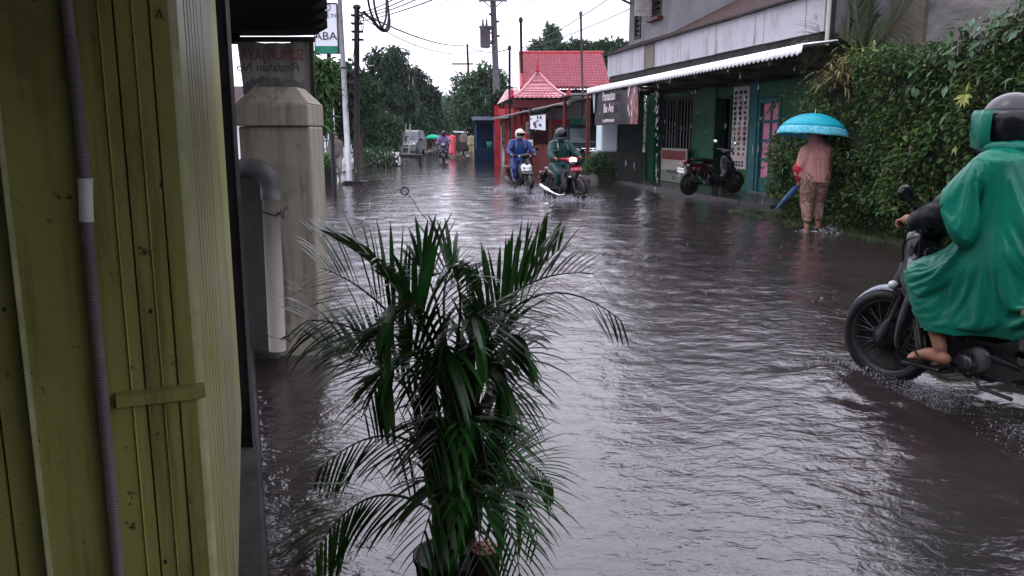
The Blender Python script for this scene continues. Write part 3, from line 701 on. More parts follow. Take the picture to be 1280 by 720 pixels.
# upper storey
UP = empty('upper_storey_house', P0, LRZ, 'grey upper storey with louvred shutters rising above the tiled roof', 'house')
u0_, u1_ = 10.15, 13.35
sb('wall', m_grey, [(u0_, 10.85, .95, 1.1, 3.2, 6.6), (11.55, 12.35, .95, 1.1, 3.2, 6.6), (12.85, u1_, .95, 1.1, 3.2, 6.6), (10.85, 11.55, .95, 1.1, 3.2, 4.5), (12.35, 12.85, .95, 1.1, 3.2, 4.1), (10.85, 11.55, .95, 1.1, 5.6, 6.6), (12.35, 12.85, .95, 1.1, 5.5, 6.6),
   (u0_, u0_ + .15, 1.102, 6.5, 3.2, 6.6), (u1_ - .15, u1_, 1.102, 6.5, 3.2, 6.6)], UP)
for (a, b_, z0_, z1_) in ((10.85, 11.55, 4.5, 5.6), (12.35, 12.85, 4.1, 5.5)):
    wf = sb('window', m_wood, [(a, a + .06, .92, 1.08, z0_, z1_), (b_ - .06, b_, .92, 1.08, z0_, z1_), (a + .06, b_ - .06, .92, 1.08, z0_, z0_ + .06)], UP)
    sb('louvre', m_wood, [(a + .06, b_ - .06, .97, 1.04, z0_ + .1 + k * .14, z0_ + .17 + k * .14) for k in range(int((z1_ - z0_ - .1) / .14))], wf)
    sb('pane', m_dark, [(a + .05, b_ - .05, 1.07, 1.085, z0_, z1_)], wf)
sb('shutter', m_poster, [(11.50, 11.53, .45, .92, 4.55, 5.55)], UP); sb('sill', m_redd, [(10.75, 11.65, .80, .949, 4.40, 4.47)], UP)
q = LB(); q.prism([(9.9, .1, 5.55), (9.9, -2.9, 7.6), (9.9, -2.9, 7.68), (9.9, .1, 5.63)], (4.1, 0, 0)); q.build('roof', m_steel, UP)
q = LB()
for a in (13.32, 11.7, 10.2): q.tube([(a, -.95, 5.15), (a, -.05, 5.52)], .035, 6); q.tube([(a, -.95, 5.62), (a, -.0, 5.56)], .03, 6)
q.build('eave_strut', m_wood, UP)
# poster column on the wall
po = empty('poster_board', P0, LRZ, 'tall narrow poster board with rows of printed faces beside the pink door', 'poster')
sb('board', m_poster, [(8.22, 9.02, WV - .03, WV - .004, .62, 2.58)], po)
q = LB(); q.cur = 0
for r_ in range(13):
    for c_ in range(3):
        cx, cz = 8.36 + c_ * .26 + R.uniform(-.02, .02), .98 + r_ * .122; k = R.uniform(.04, .06)
        q.cur = R.choice((0, 0, 1)); n = R.choice((5, 6, 8)); ph = R.uniform(0, 6)
        q.add([(cx + k * 1.7 * math.cos(ph + t * 6.283 / n) * R.uniform(.7, 1.2), -(WV - .032 - .0003 * (r_ * 3 + c_)), cz + k * math.sin(ph + t * 6.283 / n) * R.uniform(.7, 1.2)) for t in range(n)], [tuple(range(n))])
q.build('printed_picture', [m_inkd, m_signred], po)
sb('printed_text', m_inkd, [(8.34 + (i % 4) * .15, 8.34 + (i % 4) * .15 + .11, WV - .0335, WV - .031, .68 + (i // 4) * .075, .735 + (i // 4) * .075) for i in range(8)], po)
# leaning sign under the window
sg = empty('menu_board', P0, LRZ, 'weathered white menu board with faded red band leaning under the barred window', 'sign')
ua, za = Ll(858, 221, 1.95); ub, zb3 = Ll(828, 182, 1.95)
sb('board', m_signcr, [(ua, ub, 1.93, 1.96, .12, 1.06)], sg)
sb('red_band', m_signred, [(ua + .06, ub - .06, 1.925, 1.929, .74, 1.0)], sg)
sb('green_band', mat('sign_pale_green', (.22, .30, .22), (.3, .38, .3), 8, .5), [(ua + .02, ub - .02, 1.925, 1.929, .14, .44)], sg)
text('KELAPA', .16, m_inkd, Matrix.Translation(((ua + ub) / 2, -1.92, .40)) @ Matrix.Rotation(rad(180), 4, 'Z') @ Matrix.Rotation(rad(90), 4, 'X'), sg, sx=1.5)
text('DI', .16, m_inkd, Matrix.Translation(((ua + ub) / 2 - .1, -1.92, .23)) @ Matrix.Rotation(rad(180), 4, 'Z') @ Matrix.Rotation(rad(90), 4, 'X'), sg, sx=1.5)
# small framed notice by the hedge
nb = empty('notice_frame', P0, LRZ, 'black framed notice on the green wall behind the umbrella', 'notice')
sb('frame', m_steel, [(5.55, 6.35, WV - .04, WV - .004, 1.05, 1.62)], nb); sb('glass', m_visor, [(5.6, 6.3, WV - .045, WV - .041, 1.1, 1.57)], nb)
# black food banner at the awning's end
bb = empty('food_banner', P0, LRZ, 'black food stall banner with pale lettering and meat photo under the awning', 'banner')
ul, zlw = Ll(750, 157, .05); ur, _ = Ll(798, 157, .05); ul2, ztp = Ll(741, 112, .05)
ztp = 2.76
q = LB(); rr = []
for j in range(9):
    t = j / 8; rr.append([(ur + (13.55 - ur) * i / 20, -(.06 + .03 * math.sin(i * .8 + t * 2) * t), ztp + (zlw - ztp) * t + .02 * math.sin(math.pi * i / 20)) for i in range(21)])
q.sheet(rr); q.build('cloth', m_banblk, bb, True)
us0 = ur + .02
q = LB(); rr = []
for j in range(9):
    t = j / 8; rr.append([(us0 + .78 * i / 8, -(.02 + .03 * math.sin(i * .8 + t * 2) * t), ztp + (zlw - ztp) * t + .01) for i in range(9)])
q.sheet(rr); q.build('printed_photo', m_photo, bb, True)
q = LB()
for k in range(7):
    c = (us0 + R.uniform(.1, .65), R.uniform(zlw + .15, ztp - .1)); r1 = R.uniform(.03, .06)
    q.add([(c[0] + r1 * math.cos(a) * .6, .002 * k, c[1] + r1 * 2.4 * math.sin(a)) for a in (0, .9, 1.8, 2.7, 3.6, 4.5, 5.4)], [tuple(range(7))])
q.build('printed_highlight', m_inkw, bb)
cxb = (us0 + .8 + 13.5) / 2 + .05
def tb(s_, size, z, sx=1.0, m=m_inkw): text(s_, size, m, Matrix.Translation((cxb, .01, z)) @ Matrix.Rotation(rad(180), 4, 'Z') @ Matrix.Rotation(rad(90), 4, 'X'), bb, sx=sx, ext=.003)
tb('Pamaetan', .36, ztp - .27, .80); tb('Bu Ani', .36, ztp - .60, .9); tb('Hp 0878 0456 40', .12, zlw + .12, 1.15)
q = LB(); q.add([(13.5, -.02, ztp), (14.05, -.1, ztp - .05), (13.62, -.02, zlw + .35), (13.5, -.0, zlw + .42)], [(0, 1, 2, 3)]); q.build('folded_corner', m_banback, bb)
# pale pillar on a plinth
pp = gnd(772, 218, .1)
pw = empty('painted_pillar', (at(758, 200, 25.6).x, 25.6, 0), AZ * -1, 'pale blue square pillar on a mossy plinth at the end of the awning', 'pillar')
mb = MB(); mb.box(-.27, .27, -.27, .27, .92, 2.7); bevel(mb.build('shaft', m_pale, pw), .05, 3)
mb = MB(); mb.box(-.36, 1.15, -.30, .5, -.3, .92); bevel(mb.build('plinth', m_panel, pw), .02)
mb = MB(); mb.box(.285, 1.1, -.20, .4, .925, 2.7); mb.build('side_wall', mat('blue_grey_wall', (.05, .07, .075), (.09, .12, .125), 2, .6), pw)

# boundary wall behind the hedge
bw = empty('boundary_wall', P0, LRZ, 'tall water stained concrete wall behind the hedge', 'wall')
sb('wall', m_wallold, [(-9, 2.55, 1.75, 1.95, 0, 5.2)], bw)
sb('pilaster', mat('olive_wall', (.13, .115, .085), (.24, .21, .17), 1.5, .7, bump=.3), [(1.7, 2.55, 1.68, 1.748, 0, 5.2)], bw)

# ------------------------------------------------------------------ hedge
hg = empty('hedge', P0, LRZ, 'dense dark clipped hedge of small rain-soaked leaves along the verge', 'hedge')
def htop(u): return 2.62 - .09 * (u + 1) + .12 * math.sin(u * 1.7) if u < 1.4 else 2.45 - (u - 1.4) * .62 + .08 * math.sin(u * 4)
def hface(u, z): return .02 + .24 * noise.noise(V((u * 1.3, z * 1.4, 3))) + .10 * noise.noise(V((u * 3.1, z * 3, 7))) + .10 * max(0, z - 1.6) ** 1.0 + (.18 if z < .4 else 0)
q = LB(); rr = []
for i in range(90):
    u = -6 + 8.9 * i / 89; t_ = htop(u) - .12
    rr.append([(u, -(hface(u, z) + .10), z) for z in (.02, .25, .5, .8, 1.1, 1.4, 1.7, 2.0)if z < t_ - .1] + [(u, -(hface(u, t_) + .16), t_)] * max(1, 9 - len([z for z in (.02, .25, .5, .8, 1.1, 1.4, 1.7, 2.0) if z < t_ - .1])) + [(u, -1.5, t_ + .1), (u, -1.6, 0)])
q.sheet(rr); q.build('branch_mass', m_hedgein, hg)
q = LB()
nleaf = 0
while nleaf < 26000:
    u = -4.5 + 7.5 * R.random() ** .8; t_ = htop(u)
    if R.random() < .78: z = .06 + (t_ - .04) * R.random(); v = hface(u, z) + R.uniform(-.10, .10) + (0 if R.random() < .93 else -.12)
    else: z = t_ + gauss() * .07; v = .15 + 1.1 * R.random() ** 1.5
    g_ = noise.noise(V((u * 2.2, z * 2.2, v * 2))) 
    if g_ < -.20 and R.random() < .85: continue
    ln = .052 * R.uniform(.5, 1.75) * (1.25 if u < 0 else 1)
    d = V((gauss() * .7, .8 + gauss() * .5, -.35 + gauss() * .6))
    q.cur = 1 if (R.random() < .06 or (noise.noise(V((u * 1.6, z * 1.6, 21))) > .22 and R.random() < .5)) else 0
    q.leaf((u, -v, z), d, V((0, .5, 1)) + rdir() * .7, ln, ln * .55); nleaf += 1
q.cur = 0
# long shoots sticking out
for k in range(70):
    u = R.uniform(-3, 3.0); z = R.uniform(1.0, htop(u)) if R.random() < .6 else htop(u); p = V((u, -hface(u, z) + .0, z)); d = V((gauss() * .5 + (.5 if u > 2 else 0), .7, .55 + gauss() * .4)).normalized()
    for s_ in range(7):
        p = p + d * .05; d = (d + V((0, 0, -.07)) + rdir() * .08).normalized(); q.leaf(p, d + rdir() * .8, (0, 0, 1), .06, .034)
q.build('foliage', [m_hedge, m_hedge2], hg)
q = LB()
for k in range(420):
    u = R.uniform(-4.5, 2.9); z = R.uniform(.1, htop(u)); q.leaf((u, -(hface(u, z) - .06), z), rdir() + V((0, .5, -.6)), rdir(), R.uniform(.03, .07), .022)
q.cur = 1  # bare twigs, kept in the same mesh as the dry leaves
for k in range(46):
    u = R.uniform(-4, 2.9); z = R.uniform(.15, htop(u) + .05); p = V((u, -hface(u, z) - .1, z)); d = V((gauss() * .5, .8, gauss() * .6 + .2)).normalized(); q.tube([p, p + d * .12, p + (d + V((0, 0, -.2))) * .26, p + (d + V((.1, 0, -.1))) * .38], [.005, .004, .003, .001], 4)
q.build('withered_leaves_twigs', [m_dry, m_bark], hg)
# leafy branches that reach out by the door
lb = empty('leaning_branch', P0, LRZ, 'loose leafy branches leaning out of the hedge above the umbrella', 'shrub')
q = LB(); st = LB()
for k in range(26):
    p = V((R.uniform(2.2, 3.0), -R.uniform(.2, 1.2), R.uniform(1.0, 2.2))); d = V((R.uniform(.5, 1.1), R.uniform(-.3, .4), R.uniform(0, .8))).normalized(); pts = [p]
    for s_ in range(R.randint(10, 17)):
        p = p + d * .075; d = (d + V((0, 0, -.10)) + rdir() * .10).normalized(); pts.append(p)
        for _ in range(2): q.leaf(p, d * .4 + rdir(), (0, 0, 1), R.uniform(.06, .10), .045)
    st.tube(pts, .006, 4)
q.build('foliage', m_hedge, lb); st.build('twig', m_bark, lb)
# broad leaved shrub top right
bs = empty('broadleaf_shrub', P0, LRZ, 'broad leaved dark shrub hanging over the hedge with a pale young sprig', 'shrub')
q = LB(); st = LB()
for k in range(900):
    u = R.uniform(-4.5, -.1); z = htop(u) + .25 - abs(gauss()) * .38; v = .0 + R.uniform(-.08, .5)
    if u > -.9: z -= .25
    d = V((gauss() * .5, .6 + gauss() * .4, -.75 + gauss() * .4)); ln = R.uniform(.10, .19)
    q.leaf((u, -v, z), d, V((0, .6, .8)) + rdir() * .5, ln, ln * .46, .12)
q.build('foliage', m_broad, bs)
for k in range(12): st.tube([(R.uniform(-4, -.4), -.6, 1.5), (R.uniform(-4, -.4), -.3, 2.3), (R.uniform(-4, -.4), -.1, 2.6)], .012, 5)
st.build('branch', m_bark, bs)
q = LB(); uu, zz = Ll(1207, 118, -.16)
for a in (-70, -40, -12, 15, 42, 75, 150): q.leaf((uu, .16, zz), (math.sin(rad(a)) * -1, .25, -math.cos(rad(a))), (0, 1, .2), .17, .055, .1)
uu2, zz2 = Ll(1195, 182, -.12)
for a in (-20, 15): q.leaf((uu2, .12, zz2), (math.sin(rad(a)), .25, -math.cos(rad(a))), (0, 1, .2), .13, .045, .1)
q.build('young_leaves', m_yell, bs)
# coconut palm fronds behind the hedge
cpalm = empty('coconut_palm', P0, LRZ, 'young coconut palm fanning its fronds above the hedge beside the fascia', 'palm tree')
q = LB(); q.tube([(2.3, -1.1, 0), (2.28, -1.1, 1.6), (2.25, -1.08, 2.75)], [.11, .10, .07], 10); q.build('trunk', m_bark, cpalm, True)
def frond(parent, a, b, c, nl, ll, lw, m, droop=.35, rr_=.012, flat=None, twist=0., seg=4, mats=None, spread=1.0, fwd=.75):
    q = MB(); a, b, c = V(a), V(b), V(c)
    pts = [bez(a, b, c, i / 14) for i in range(15)]
    q.cur = 1; q.tube(pts, [rr_ * (1 - .75 * i / 14) for i in range(15)], 6); q.cur = 0
    for i in range(nl):
        t = .16 + .83 * i / (nl - 1); p = bez(a, b, c, t); d = (bez(a, b, c, min(1, t + .02)) - bez(a, b, c, max(0, t - .02))).normalized()
        sd = d.cross(V((0, 0, 1))) if flat is None else V(flat) - d * d.dot(V(flat))
        if sd.length < .05: sd = V((1, 0, 0))
        sd.normalize(); up = sd.cross(d).normalized()
        L_ = ll * (.45 + .75 * math.sin(math.pi * min(1, t * .85 + .12)) ** .8) * R.uniform(.85, 1.1) * (1 if t < .9 else .8)
        for s_ in (-1, 1):
            dd = sd * s_ * spread + d * (fwd + .6 * t) + up * (.28 + R.uniform(-.12, .12)) + rdir() * .08
            q.blade(p, dd, L_, lw * R.uniform(.8, 1.15), droop * R.uniform(.6, 1.5), seg)
    o = q.build('frond', [m, mats or m_palmst], parent); return o
def LL(px, py, v):
    u, z = Ll(px, py, v); return V((u, -v, z))
cb = V((2.25, -1.08, 2.65))
frond(cpalm, cb, LL(1066, 20, 1.0), LL(1072, -70, .9), 40, .62, .042, m_coco, .45, .02, flat=(1, 0, .2))
frond(cpalm, cb, LL(1080, 75, .9), LL(1150, -10, .8), 40, .55, .04, m_coco, .45, .018, flat=(.6, 0, .8))
frond(cpalm, cb, LL(1040, 20, .9), LL(1010, 70, .4), 36, .6, .042, m_coco, .5, .018, flat=(.6, .3, -.8))
frond(cpalm, cb, LL(1100, 70, .8), LL(1150, 62, .3), 20, .36, .024, m_ygrass, .5, .012)
frond(cpalm, cb, LL(1075, 40, 1.1), LL(1110, -40, 1.3), 34, .5, .036, m_coco, .5, .014)
dg_ = empty('dry_grass_clump', P0, LRZ, 'straw coloured drooping grass clump on the hedge beside the palm', 'plant')
q = LB()
for k in range(90):
    p = LL(R.uniform(1036, 1062), R.uniform(88, 118), .12 + R.uniform(-.1, .15)); q.blade(p, (gauss() * .7, .3 + gauss() * .4, .8), R.uniform(.3, .6), .022, 1.6, 5)
q.build('blade', m_dry, dg_)
yg = empty('yellow_green_plant', P0, LRZ, 'curling yellow green blades at the foot of the palm fronds', 'plant')
q = LB()
for k in range(70):
    p = LL(R.uniform(1062, 1100), R.uniform(60, 92), .25 + R.uniform(-.1, .3)); q.blade(p, (gauss() * .7, .3 + gauss() * .4, .9), R.uniform(.22, .5), .024, 1.5, 5)
q.build('blade', m_ygrass, yg)
# verge grass
q = MB()
for k in range(5200):
    u = R.uniform(-5, 4.0); v = R.uniform(-.30, .30) + .05 * math.sin(u * 3); p = Lp(u, v, .03 if v > -.12 else -.01)
    a = R.uniform(0, 6.28); q.blade(p, (math.cos(a) * .5, math.sin(a) * .5, 1), R.uniform(.05, .16), .008, .9, 2)
tag(q.build('verge_grass', m_grass), kind='stuff')

# ================================================================== motorbikes
def patch(mb, c, r, th0, th1, ph0, ph1, n=14, m=8):      # piece of an ellipsoid shell: azimuth th (0 = +x), elevation ph
    c = V(c); mb.sheet([[c + V((r[0] * math.cos(rad(ph0 + (ph1 - ph0) * j / m)) * math.cos(rad(th0 + (th1 - th0) * i / n)), r[1] * math.cos(rad(ph0 + (ph1 - ph0) * j / m)) * math.sin(rad(th0 + (th1 - th0) * i / n)), r[2] * math.sin(rad(ph0 + (ph1 - ph0) * j / m)))) for i in range(n + 1)] for j in range(m + 1)]); return mb
def solid(o, t): m = o.modifiers.new('s', 'SOLIDIFY'); m.thickness = t; return o
RIM = [m_steel]
def make_wheel(root, x, r, tw, spokes, drum, steer=0):
    mb = MB(); mb.torus((0, 0, 0), r - tw, tw, n=48, m=12)
    for k in range(56):       # tread blocks
        t = 2 * math.pi * k / 56
        for s_ in (-1, 1):
            c = V(((r - .003) * math.cos(t + s_ * .03), s_ * tw * .35, (r - .003) * math.sin(t + s_ * .03))); mb.ell(c, (.006, tw * .28, .006), (0, -t, 0), 4, 3)
    wl = mb.build('wheel', m_black, root, True); wl.location = (x, 0, r); wl.rotation_euler = (0, 0, steer)
    mb = MB(); rr = r - tw * 1.7
    mb.lathe([(rr - .012, -tw * .7), (rr + .012, -tw * .75), (rr + .004, 0), (rr + .012, tw * .75), (rr - .012, tw * .7), (rr - .012, -tw * .7)], (0, 0, 0), 48, 'y')
    if spokes == 'wire':
        sk = MB()
        for k in range(36):
            t = 2 * math.pi * k / 36; s_ = 1 if k % 2 else -1; t2 = t + (.5 if k % 4 < 2 else -.5)
            sk.tube([(.035 * math.cos(t2), s_ * .035, .035 * math.sin(t2)), (rr * math.cos(t), s_ * .006, rr * math.sin(t))], .0019, 5, False)
        sk.build('spokes', m_rimd, wl, True)
    else:
        for k in range(5):
            t = 2 * math.pi * k / 5 + .3; mb.tube([(.03 * math.cos(t), 0, .03 * math.sin(t)), (rr * .6 * math.cos(t + .12), 0, rr * .6 * math.sin(t + .12)), (rr * math.cos(t), 0, rr * math.sin(t))], [.022, .016, .018], 8)
    mb.build('rim', RIM[0], wl, True)
    mb = MB(); mb.lathe([(.02, -.075), (drum, -.055), (drum, .03), (.05, .06), (.02, .085), (.0, .085)], (0, 0, 0), 24, 'y'); mb.build('hub', m_engine if drum > .05 else m_steel, wl, True)
    return wl
def make_bike(loc, az, label, kind, P, name='motorbike', lean=0, steer=0, lit=False, group='motorbikes on the flooded street'):
    b = empty(name, loc, rad(90) - az, label, 'motorbike', group); b.rotation_euler.x = lean
    und = kind == 'underbone'; r = .285 if und else .255; ax = .62
    wf = make_wheel(b, ax, r, .036 if und else .042, P.get('spokes', 'cast'), P.get('drum', .06), steer)
    make_wheel(b, -ax, r, .042, P.get('spokes', 'cast'), .07)
    # fork and front fender
    mb = MB()
    for s_ in (-1, 1): mb.tube([(ax, s_ * .062, r), (ax - .16, s_ * .062, r + .36), (ax - .22, s_ * .05, r + .48)], [.019, .021, .024], 10)
    mb.tube([(ax - .2, 0, r + .44), (ax - .30, 0, .98)], .028, 10)
    if und: mb.ell((ax - .03, .075, r + .05), (.03, .02, .09), (0, -.4, 0), 10, 8)
    mb.build('fork', P.get('fork', m_engine), b, True)
    mb = MB(); rows = []
    for i in range(15):
        t = rad(2 + (158 if not und else 128) * i / 14 - (4 if und else 10)) ; w_ = .058 * (.55 + .45 * math.sin(math.pi * min(1, i / 10 + .25)))
        rows.append([(ax + (r + .028 - .02 * (k / 4 - .5) ** 2 * 4) * math.cos(t), w_ * (k / 2 - 1), r + (r + .03 - .03 * (k / 2 - 1) ** 2) * math.sin(t)) for k in range(5)])
    mb.sheet(rows); solid(mb.build('front_fender', P['fender'], b, True), .004)
    body, acc = P['body'], P['accent']
    if und:
        e = [('c', (.40, 0, .84), .085, (.16, 0, .50), .065), ('c', (.16, 0, .50), .065, (-.05, 0, .56), .075), ('e', (.48, 0, .68), (.085, .12, .19), (0, -.35, 0)), ('e', (.43, 0, .88), (.10, .11, .09), (0, -.2, 0))]
        for s_ in (-1, 1): e += [('e', (.32, s_ * .15, .55), (.06, .10, .29), (0, -.25, s_ * .35)), ('c', (.36, s_ * .12, .74), .065, (.20, s_ * .19, .33), .045), ('c', (.42, s_ * .06, .86), .06, (.40, s_ * .07, .62), .08)]
        blob('leg_shield', e, .013, body, b)
        blob('rear_cowl', [('c', (.0, 0, .60), .085, (-.5, 0, .70), .085), ('e', (-.28, 0, .64), (.42, .135, .115), (0, .12, 0)), ('e', (-.66, 0, .745), (.17, .085, .05), (0, .2, 0))], .013, P.get('tail', body), b)
    else:
        e = [('e', (.36, 0, .60), (.055, .20, .30), (0, -.28, 0)), ('c', (.42, 0, .78), .08, (.38, 0, .45), .07), ('c', (.36, 0, .5), .07, (.24, 0, .31), .08)]
        for s_ in (-1, 1): e += [('c', (.30, s_ * .1, .31), .045, (-.05, s_ * .13, .31), .05), ('c', (-.05, s_ * .13, .31), .05, (-.3, s_ * .12, .5), .05)]
        blob('front_apron', e, .014, body, b)
        blob('rear_cowl', [('c', (-.12, 0, .52), .12, (-.5, 0, .62), .10), ('e', (-.32, 0, .56), (.36, .155, .15), (0, .15, 0)), ('e', (-.68, 0, .70), (.17, .09, .055), (0, .28, 0))], .014, P.get('tail', body), b)
        mb = MB(); mb.prism([(.25, -.15, .335), (-.12, -.17, .335), (-.12, .17, .335), (.25, .15, .335)], (0, 0, .02)); bevel(mb.build('footboard', m_black, b), .008)
        blob('front_mask', [('e', (.45, 0, .70), (.07, .155, .115), (0, -.25, 0)), ('e', (.47, .09, .67), (.045, .06, .09), (0, -.2, .4)), ('e', (.47, -.09, .67), (.045, .06, .09), (0, -.2, -.4)), ('e', (.50, 0, .60), (.04, .08, .07), (0, -.3, 0))], .011, acc, b)
        mb = MB()
        for s_ in (-1, 1): mb.ell((.507, s_ * .09, .705), (.025, .05, .028), (s_ * .4, -.3, s_ * .35), 12, 8)
        mb.build('headlight', m_lens if not lit else m_lamp, b, True)
    # handlebar cowl, bars, grips, mirrors
    blob('handlebar_cowl', [('e', (.35, 0, .985), (.10, .125, .075), (0, -.3, 0)), ('c', (.32, .08, 1.0), .04, (.27, .24, 1.015), .024), ('c', (.32, -.08, 1.0), .04, (.27, -.24, 1.015), .024)], .011, P.get('cowl', body), b)
    mb = MB(); mb.tube([(.20, .36, 1.0), (.27, .24, 1.015), (.31, .08, 1.0), (.31, -.08, 1.0), (.27, -.24, 1.015), (.20, -.36, 1.0)], .0125, 8); mb.build('handlebar', m_steel, b, True)
    for s_ in (-1, 1):
        mb = MB(); mb.tube([(.205, s_ * .355, 1.0), (.252, s_ * .265, 1.012)], .0185, 10); mb.ell((.203, s_ * .36, 1.0), (.022, .008, .022), (0, 0, s_ * .5), 10, 6); mb.build('grip', m_black, b, True)
        mb = MB(); mb.tube([(.29, s_ * .25, 1.02), (.33, s_ * .34, 1.008)], .006, 6); mb.build('brake_lever', m_engine, b)
        mb = MB(); mb.tube([(.27, s_ * .22, 1.02), (.29, s_ * .25, 1.08), (.28, s_ * .32, 1.14)], .006, 6)
        mb.ell((.275, s_ * .345, 1.175), (.016, .068, .045), (0, 0, s_ * .15), 14, 8); mr = mb.build('mirror', m_bike, b, True)
        mb = MB(); mb.ell((.262, s_ * .345, 1.175), (.006, .058, .037), (0, 0, s_ * .15), 14, 8); mb.build('mirror_glass', m_chrome if kind != 'underbone' else m_visor, mr, True)
    if und:
        mb = MB()
        for s_, pts in ((1, [(.27, .2, 1.02), (.40, .16, 1.06), (.50, .08, .90), (.50, .075, .60), (.60, .08, .36)]), (-1, [(.27, -.2, 1.02), (.42, -.14, 1.05), (.46, -.08, .85), (.30, -.08, .6), (.10, -.07, .45)]), (1, [(.25, .22, 1.0), (.36, .15, .92), (.38, .12, .70), (.22, .10, .45), (.05, .09, .40)])): mb.tube([V(pts[0])] + [bez(pts[0], pts[i], pts[-1], .5) * .35 + V(pts[i]) * .65 for i in range(1, len(pts) - 1)] + [V(pts[-1])], .006, 6)
        mb.build('control_cable', m_black, b, True)
        mb = MB(); mb.lathe([(.045, .0), (.05, .02), (.05, .05), (.03, .06), (0, .06)], (.0, .085, .30), 18, 'y'); mb.lathe([(.075, .0), (.08, .01), (.08, .03), (.06, .04), (0, .04)], (-.06, .085, .33), 22, 'y'); mb.tube([(.05, .03, .45), (-.02, .04, .52), (-.1, .03, .54)], .028, 10)
        for a_ in range(6): mb.ell((.0 + .06 * math.cos(a_ * 1.05), .128, .30 + .06 * math.sin(a_ * 1.05)), (.007, .006, .007), n=6, m=4)
        mb.build('engine_cover', m_rimd, b, True)
        mb = MB(); mb.ell((.425, 0, .985), (.045, .095, .062), (0, -.25, 0), 16, 10); mb.build('headlight', m_lamp if lit else m_lens, b, True)
        blob('nose', [('e', (.525, 0, .62), (.035, .075, .075), (0, -.3, 0))], .010, acc, b)
    for s_ in (-1, 1):
        mb = MB(); mb.ell((.50, s_ * .13, .63) if und else (.33, s_ * .15, .985), (.03, .038, .026), (0, 0, s_ * .6), 10, 6); mb.build('turn_signal', m_lens, b, True)
    # seat
    blob('seat', [('c', (.06, 0, .735), .06, (-.25, 0, .76), .075), ('e', (-.14, 0, .765), (.24, .115, .045)), ('e', (-.42, 0, .80), (.22, .12, .045))], .012, m_black, b)
    # engine, exhaust, frame metal
    mb = MB(); mb.box(-.14, .16, -.085, .085, .22, .43); mb.lathe([(.07, -.12), (.085, -.11), (.085, .11), (.06, .125), (0, .125)], (-.02, 0, .30), 20, 'y')
    for k in range(6): mb.box(.16 + .022 * k, .170 + .022 * k, -.07, .07, .29, .42)
    mb.box(.16, .30, -.045, .045, .31, .40)
    bevel(mb.build('engine', m_engine, b), .012)
    mb = MB()
    for s_ in (-1, 1):
        mb.tube([(-.12, s_ * .10, .36), (-ax, s_ * .085, r)], .02, 8)
    mb.tube([(-.55, 0, .62), (-.1, 0, .5), (.1, 0, .46)], .025, 8)
    mb.build('swing_arm', m_engine, b, True)
    for s_ in (-1, 1):
        mb = MB(); pts = [V((-.44, s_ * .12, .64)).lerp(V((-.585, s_ * .115, r + .06)), i / 40) for i in range(41)]
        mb.tube(pts, [.016 + (.012 if i % 4 < 2 and 5 < i < 34 else 0) for i in range(41)], 10); mb.build('shock_absorber', P.get('shock', m_engine), b)
    mb = MB(); mb.tube([(.22, -.07, .30), (.2, -.12, .22), (.0, -.13, .20), (-.25, -.14, .24), (-.35, -.155, .27), (-.38, -.155, .28), (-.78, -.165, .38), (-.80, -.165, .385)], [.016, .016, .016, .018, .03, .045, .05, .03], 14); mb.build('exhaust', P.get('exhaust', m_chrome), b, True)
    if und:
        mb = MB(); mb.prism([(-.06, .096, .25), (-.6, .096, .235), (-.66, .096, .27), (-.6, .096, .325), (-.06, .096, .37)], (0, .016, 0)); bevel(mb.build('chain_cover', m_bike, b), .006)
        mb = MB(); mb.tube([(.04, .27, .275), (.04, -.27, .275)], .011, 8); mb.tube([(.04, .19, .275), (.04, .275, .275)], .017, 8); mb.tube([(.04, -.19, .275), (.04, -.275, .275)], .017, 8)
        mb.build('foot_peg', m_black, b, True)
        mb = MB(); mb.tube([(-.38, .10, .31), (-.38, .26, .31)], .015, 8); mb.build('passenger_peg', m_black, b, True)
        mb = MB(); mb.tube([(.10, .11, .27), (.17, .125, .25), (.22, .13, .27)], .007, 6); mb.ell((.225, .145, .272), (.012, .03, .012), n=8, m=6); mb.build('gear_lever', m_chrome, b, True)
        mb = MB(); mb.tube([(-.03, .10, .24), (-.12, .15, .20), (-.30, .15, .19)], .010, 6); mb.build('side_stand', m_steel, b, True)
    # tail
    mb = MB(); mb.ell((-.80, 0, .755), (.03, .075, .038), (0, .3, 0), 12, 8); mb.build('tail_light', m_redlens, b, True)
    mb = MB(); mb.prism([(-.72, -.06, .70), (-.86, -.075, .55), (-.93, -.07, .42), (-.93, .07, .42), (-.86, .075, .55), (-.72, .06, .70)], (-.008, 0, .004)); mb.build('rear_fender', m_bike, b)
    for s_ in (-1, 1):
        mb = MB(); mb.tube([(-.76, s_ * .05, .70), (-.79, s_ * .13, .69)], .008, 6); mb.ell((-.80, s_ * .15, .69), (.03, .03, .022), n=10, m=6); mb.build('rear_signal', m_lens, b, True)
    # plates
    mb = MB(); mb.box(-.886, -.880, -.125, .125, .515, .62); pl_ = mb.build('number_plate', P.get('rplate', m_plate), b)
    text(P.get('no', 'AB 3862 QE'), .062, P.get('rink', m_inkw), plane_m((-.888, 0, .572), (0, -1, 0)), pl_, ext=.001)
    fp = (.545, .57) if not und else (.55, .795)
    if P.get('fplate', True):
        mb = MB(); mb.box(fp[0] - .003, fp[0] + .003, -.13, .13, fp[1] - .05, fp[1] + .05); pl_ = mb.build('number_plate', P.get('fpm', m_plate), b)
        if und: mb = MB(); mb.box(.44, .545, -.01, .01, fp[1] - .02, fp[1]); mb.build('bracket', m_steel, pl_)
        text(P.get('no', 'AB 3862 QE'), .06, P.get('fink', m_inkw), plane_m((fp[0] + .005, 0, fp[1]), (0, 1, 0)), pl_, ext=.001)
    return b
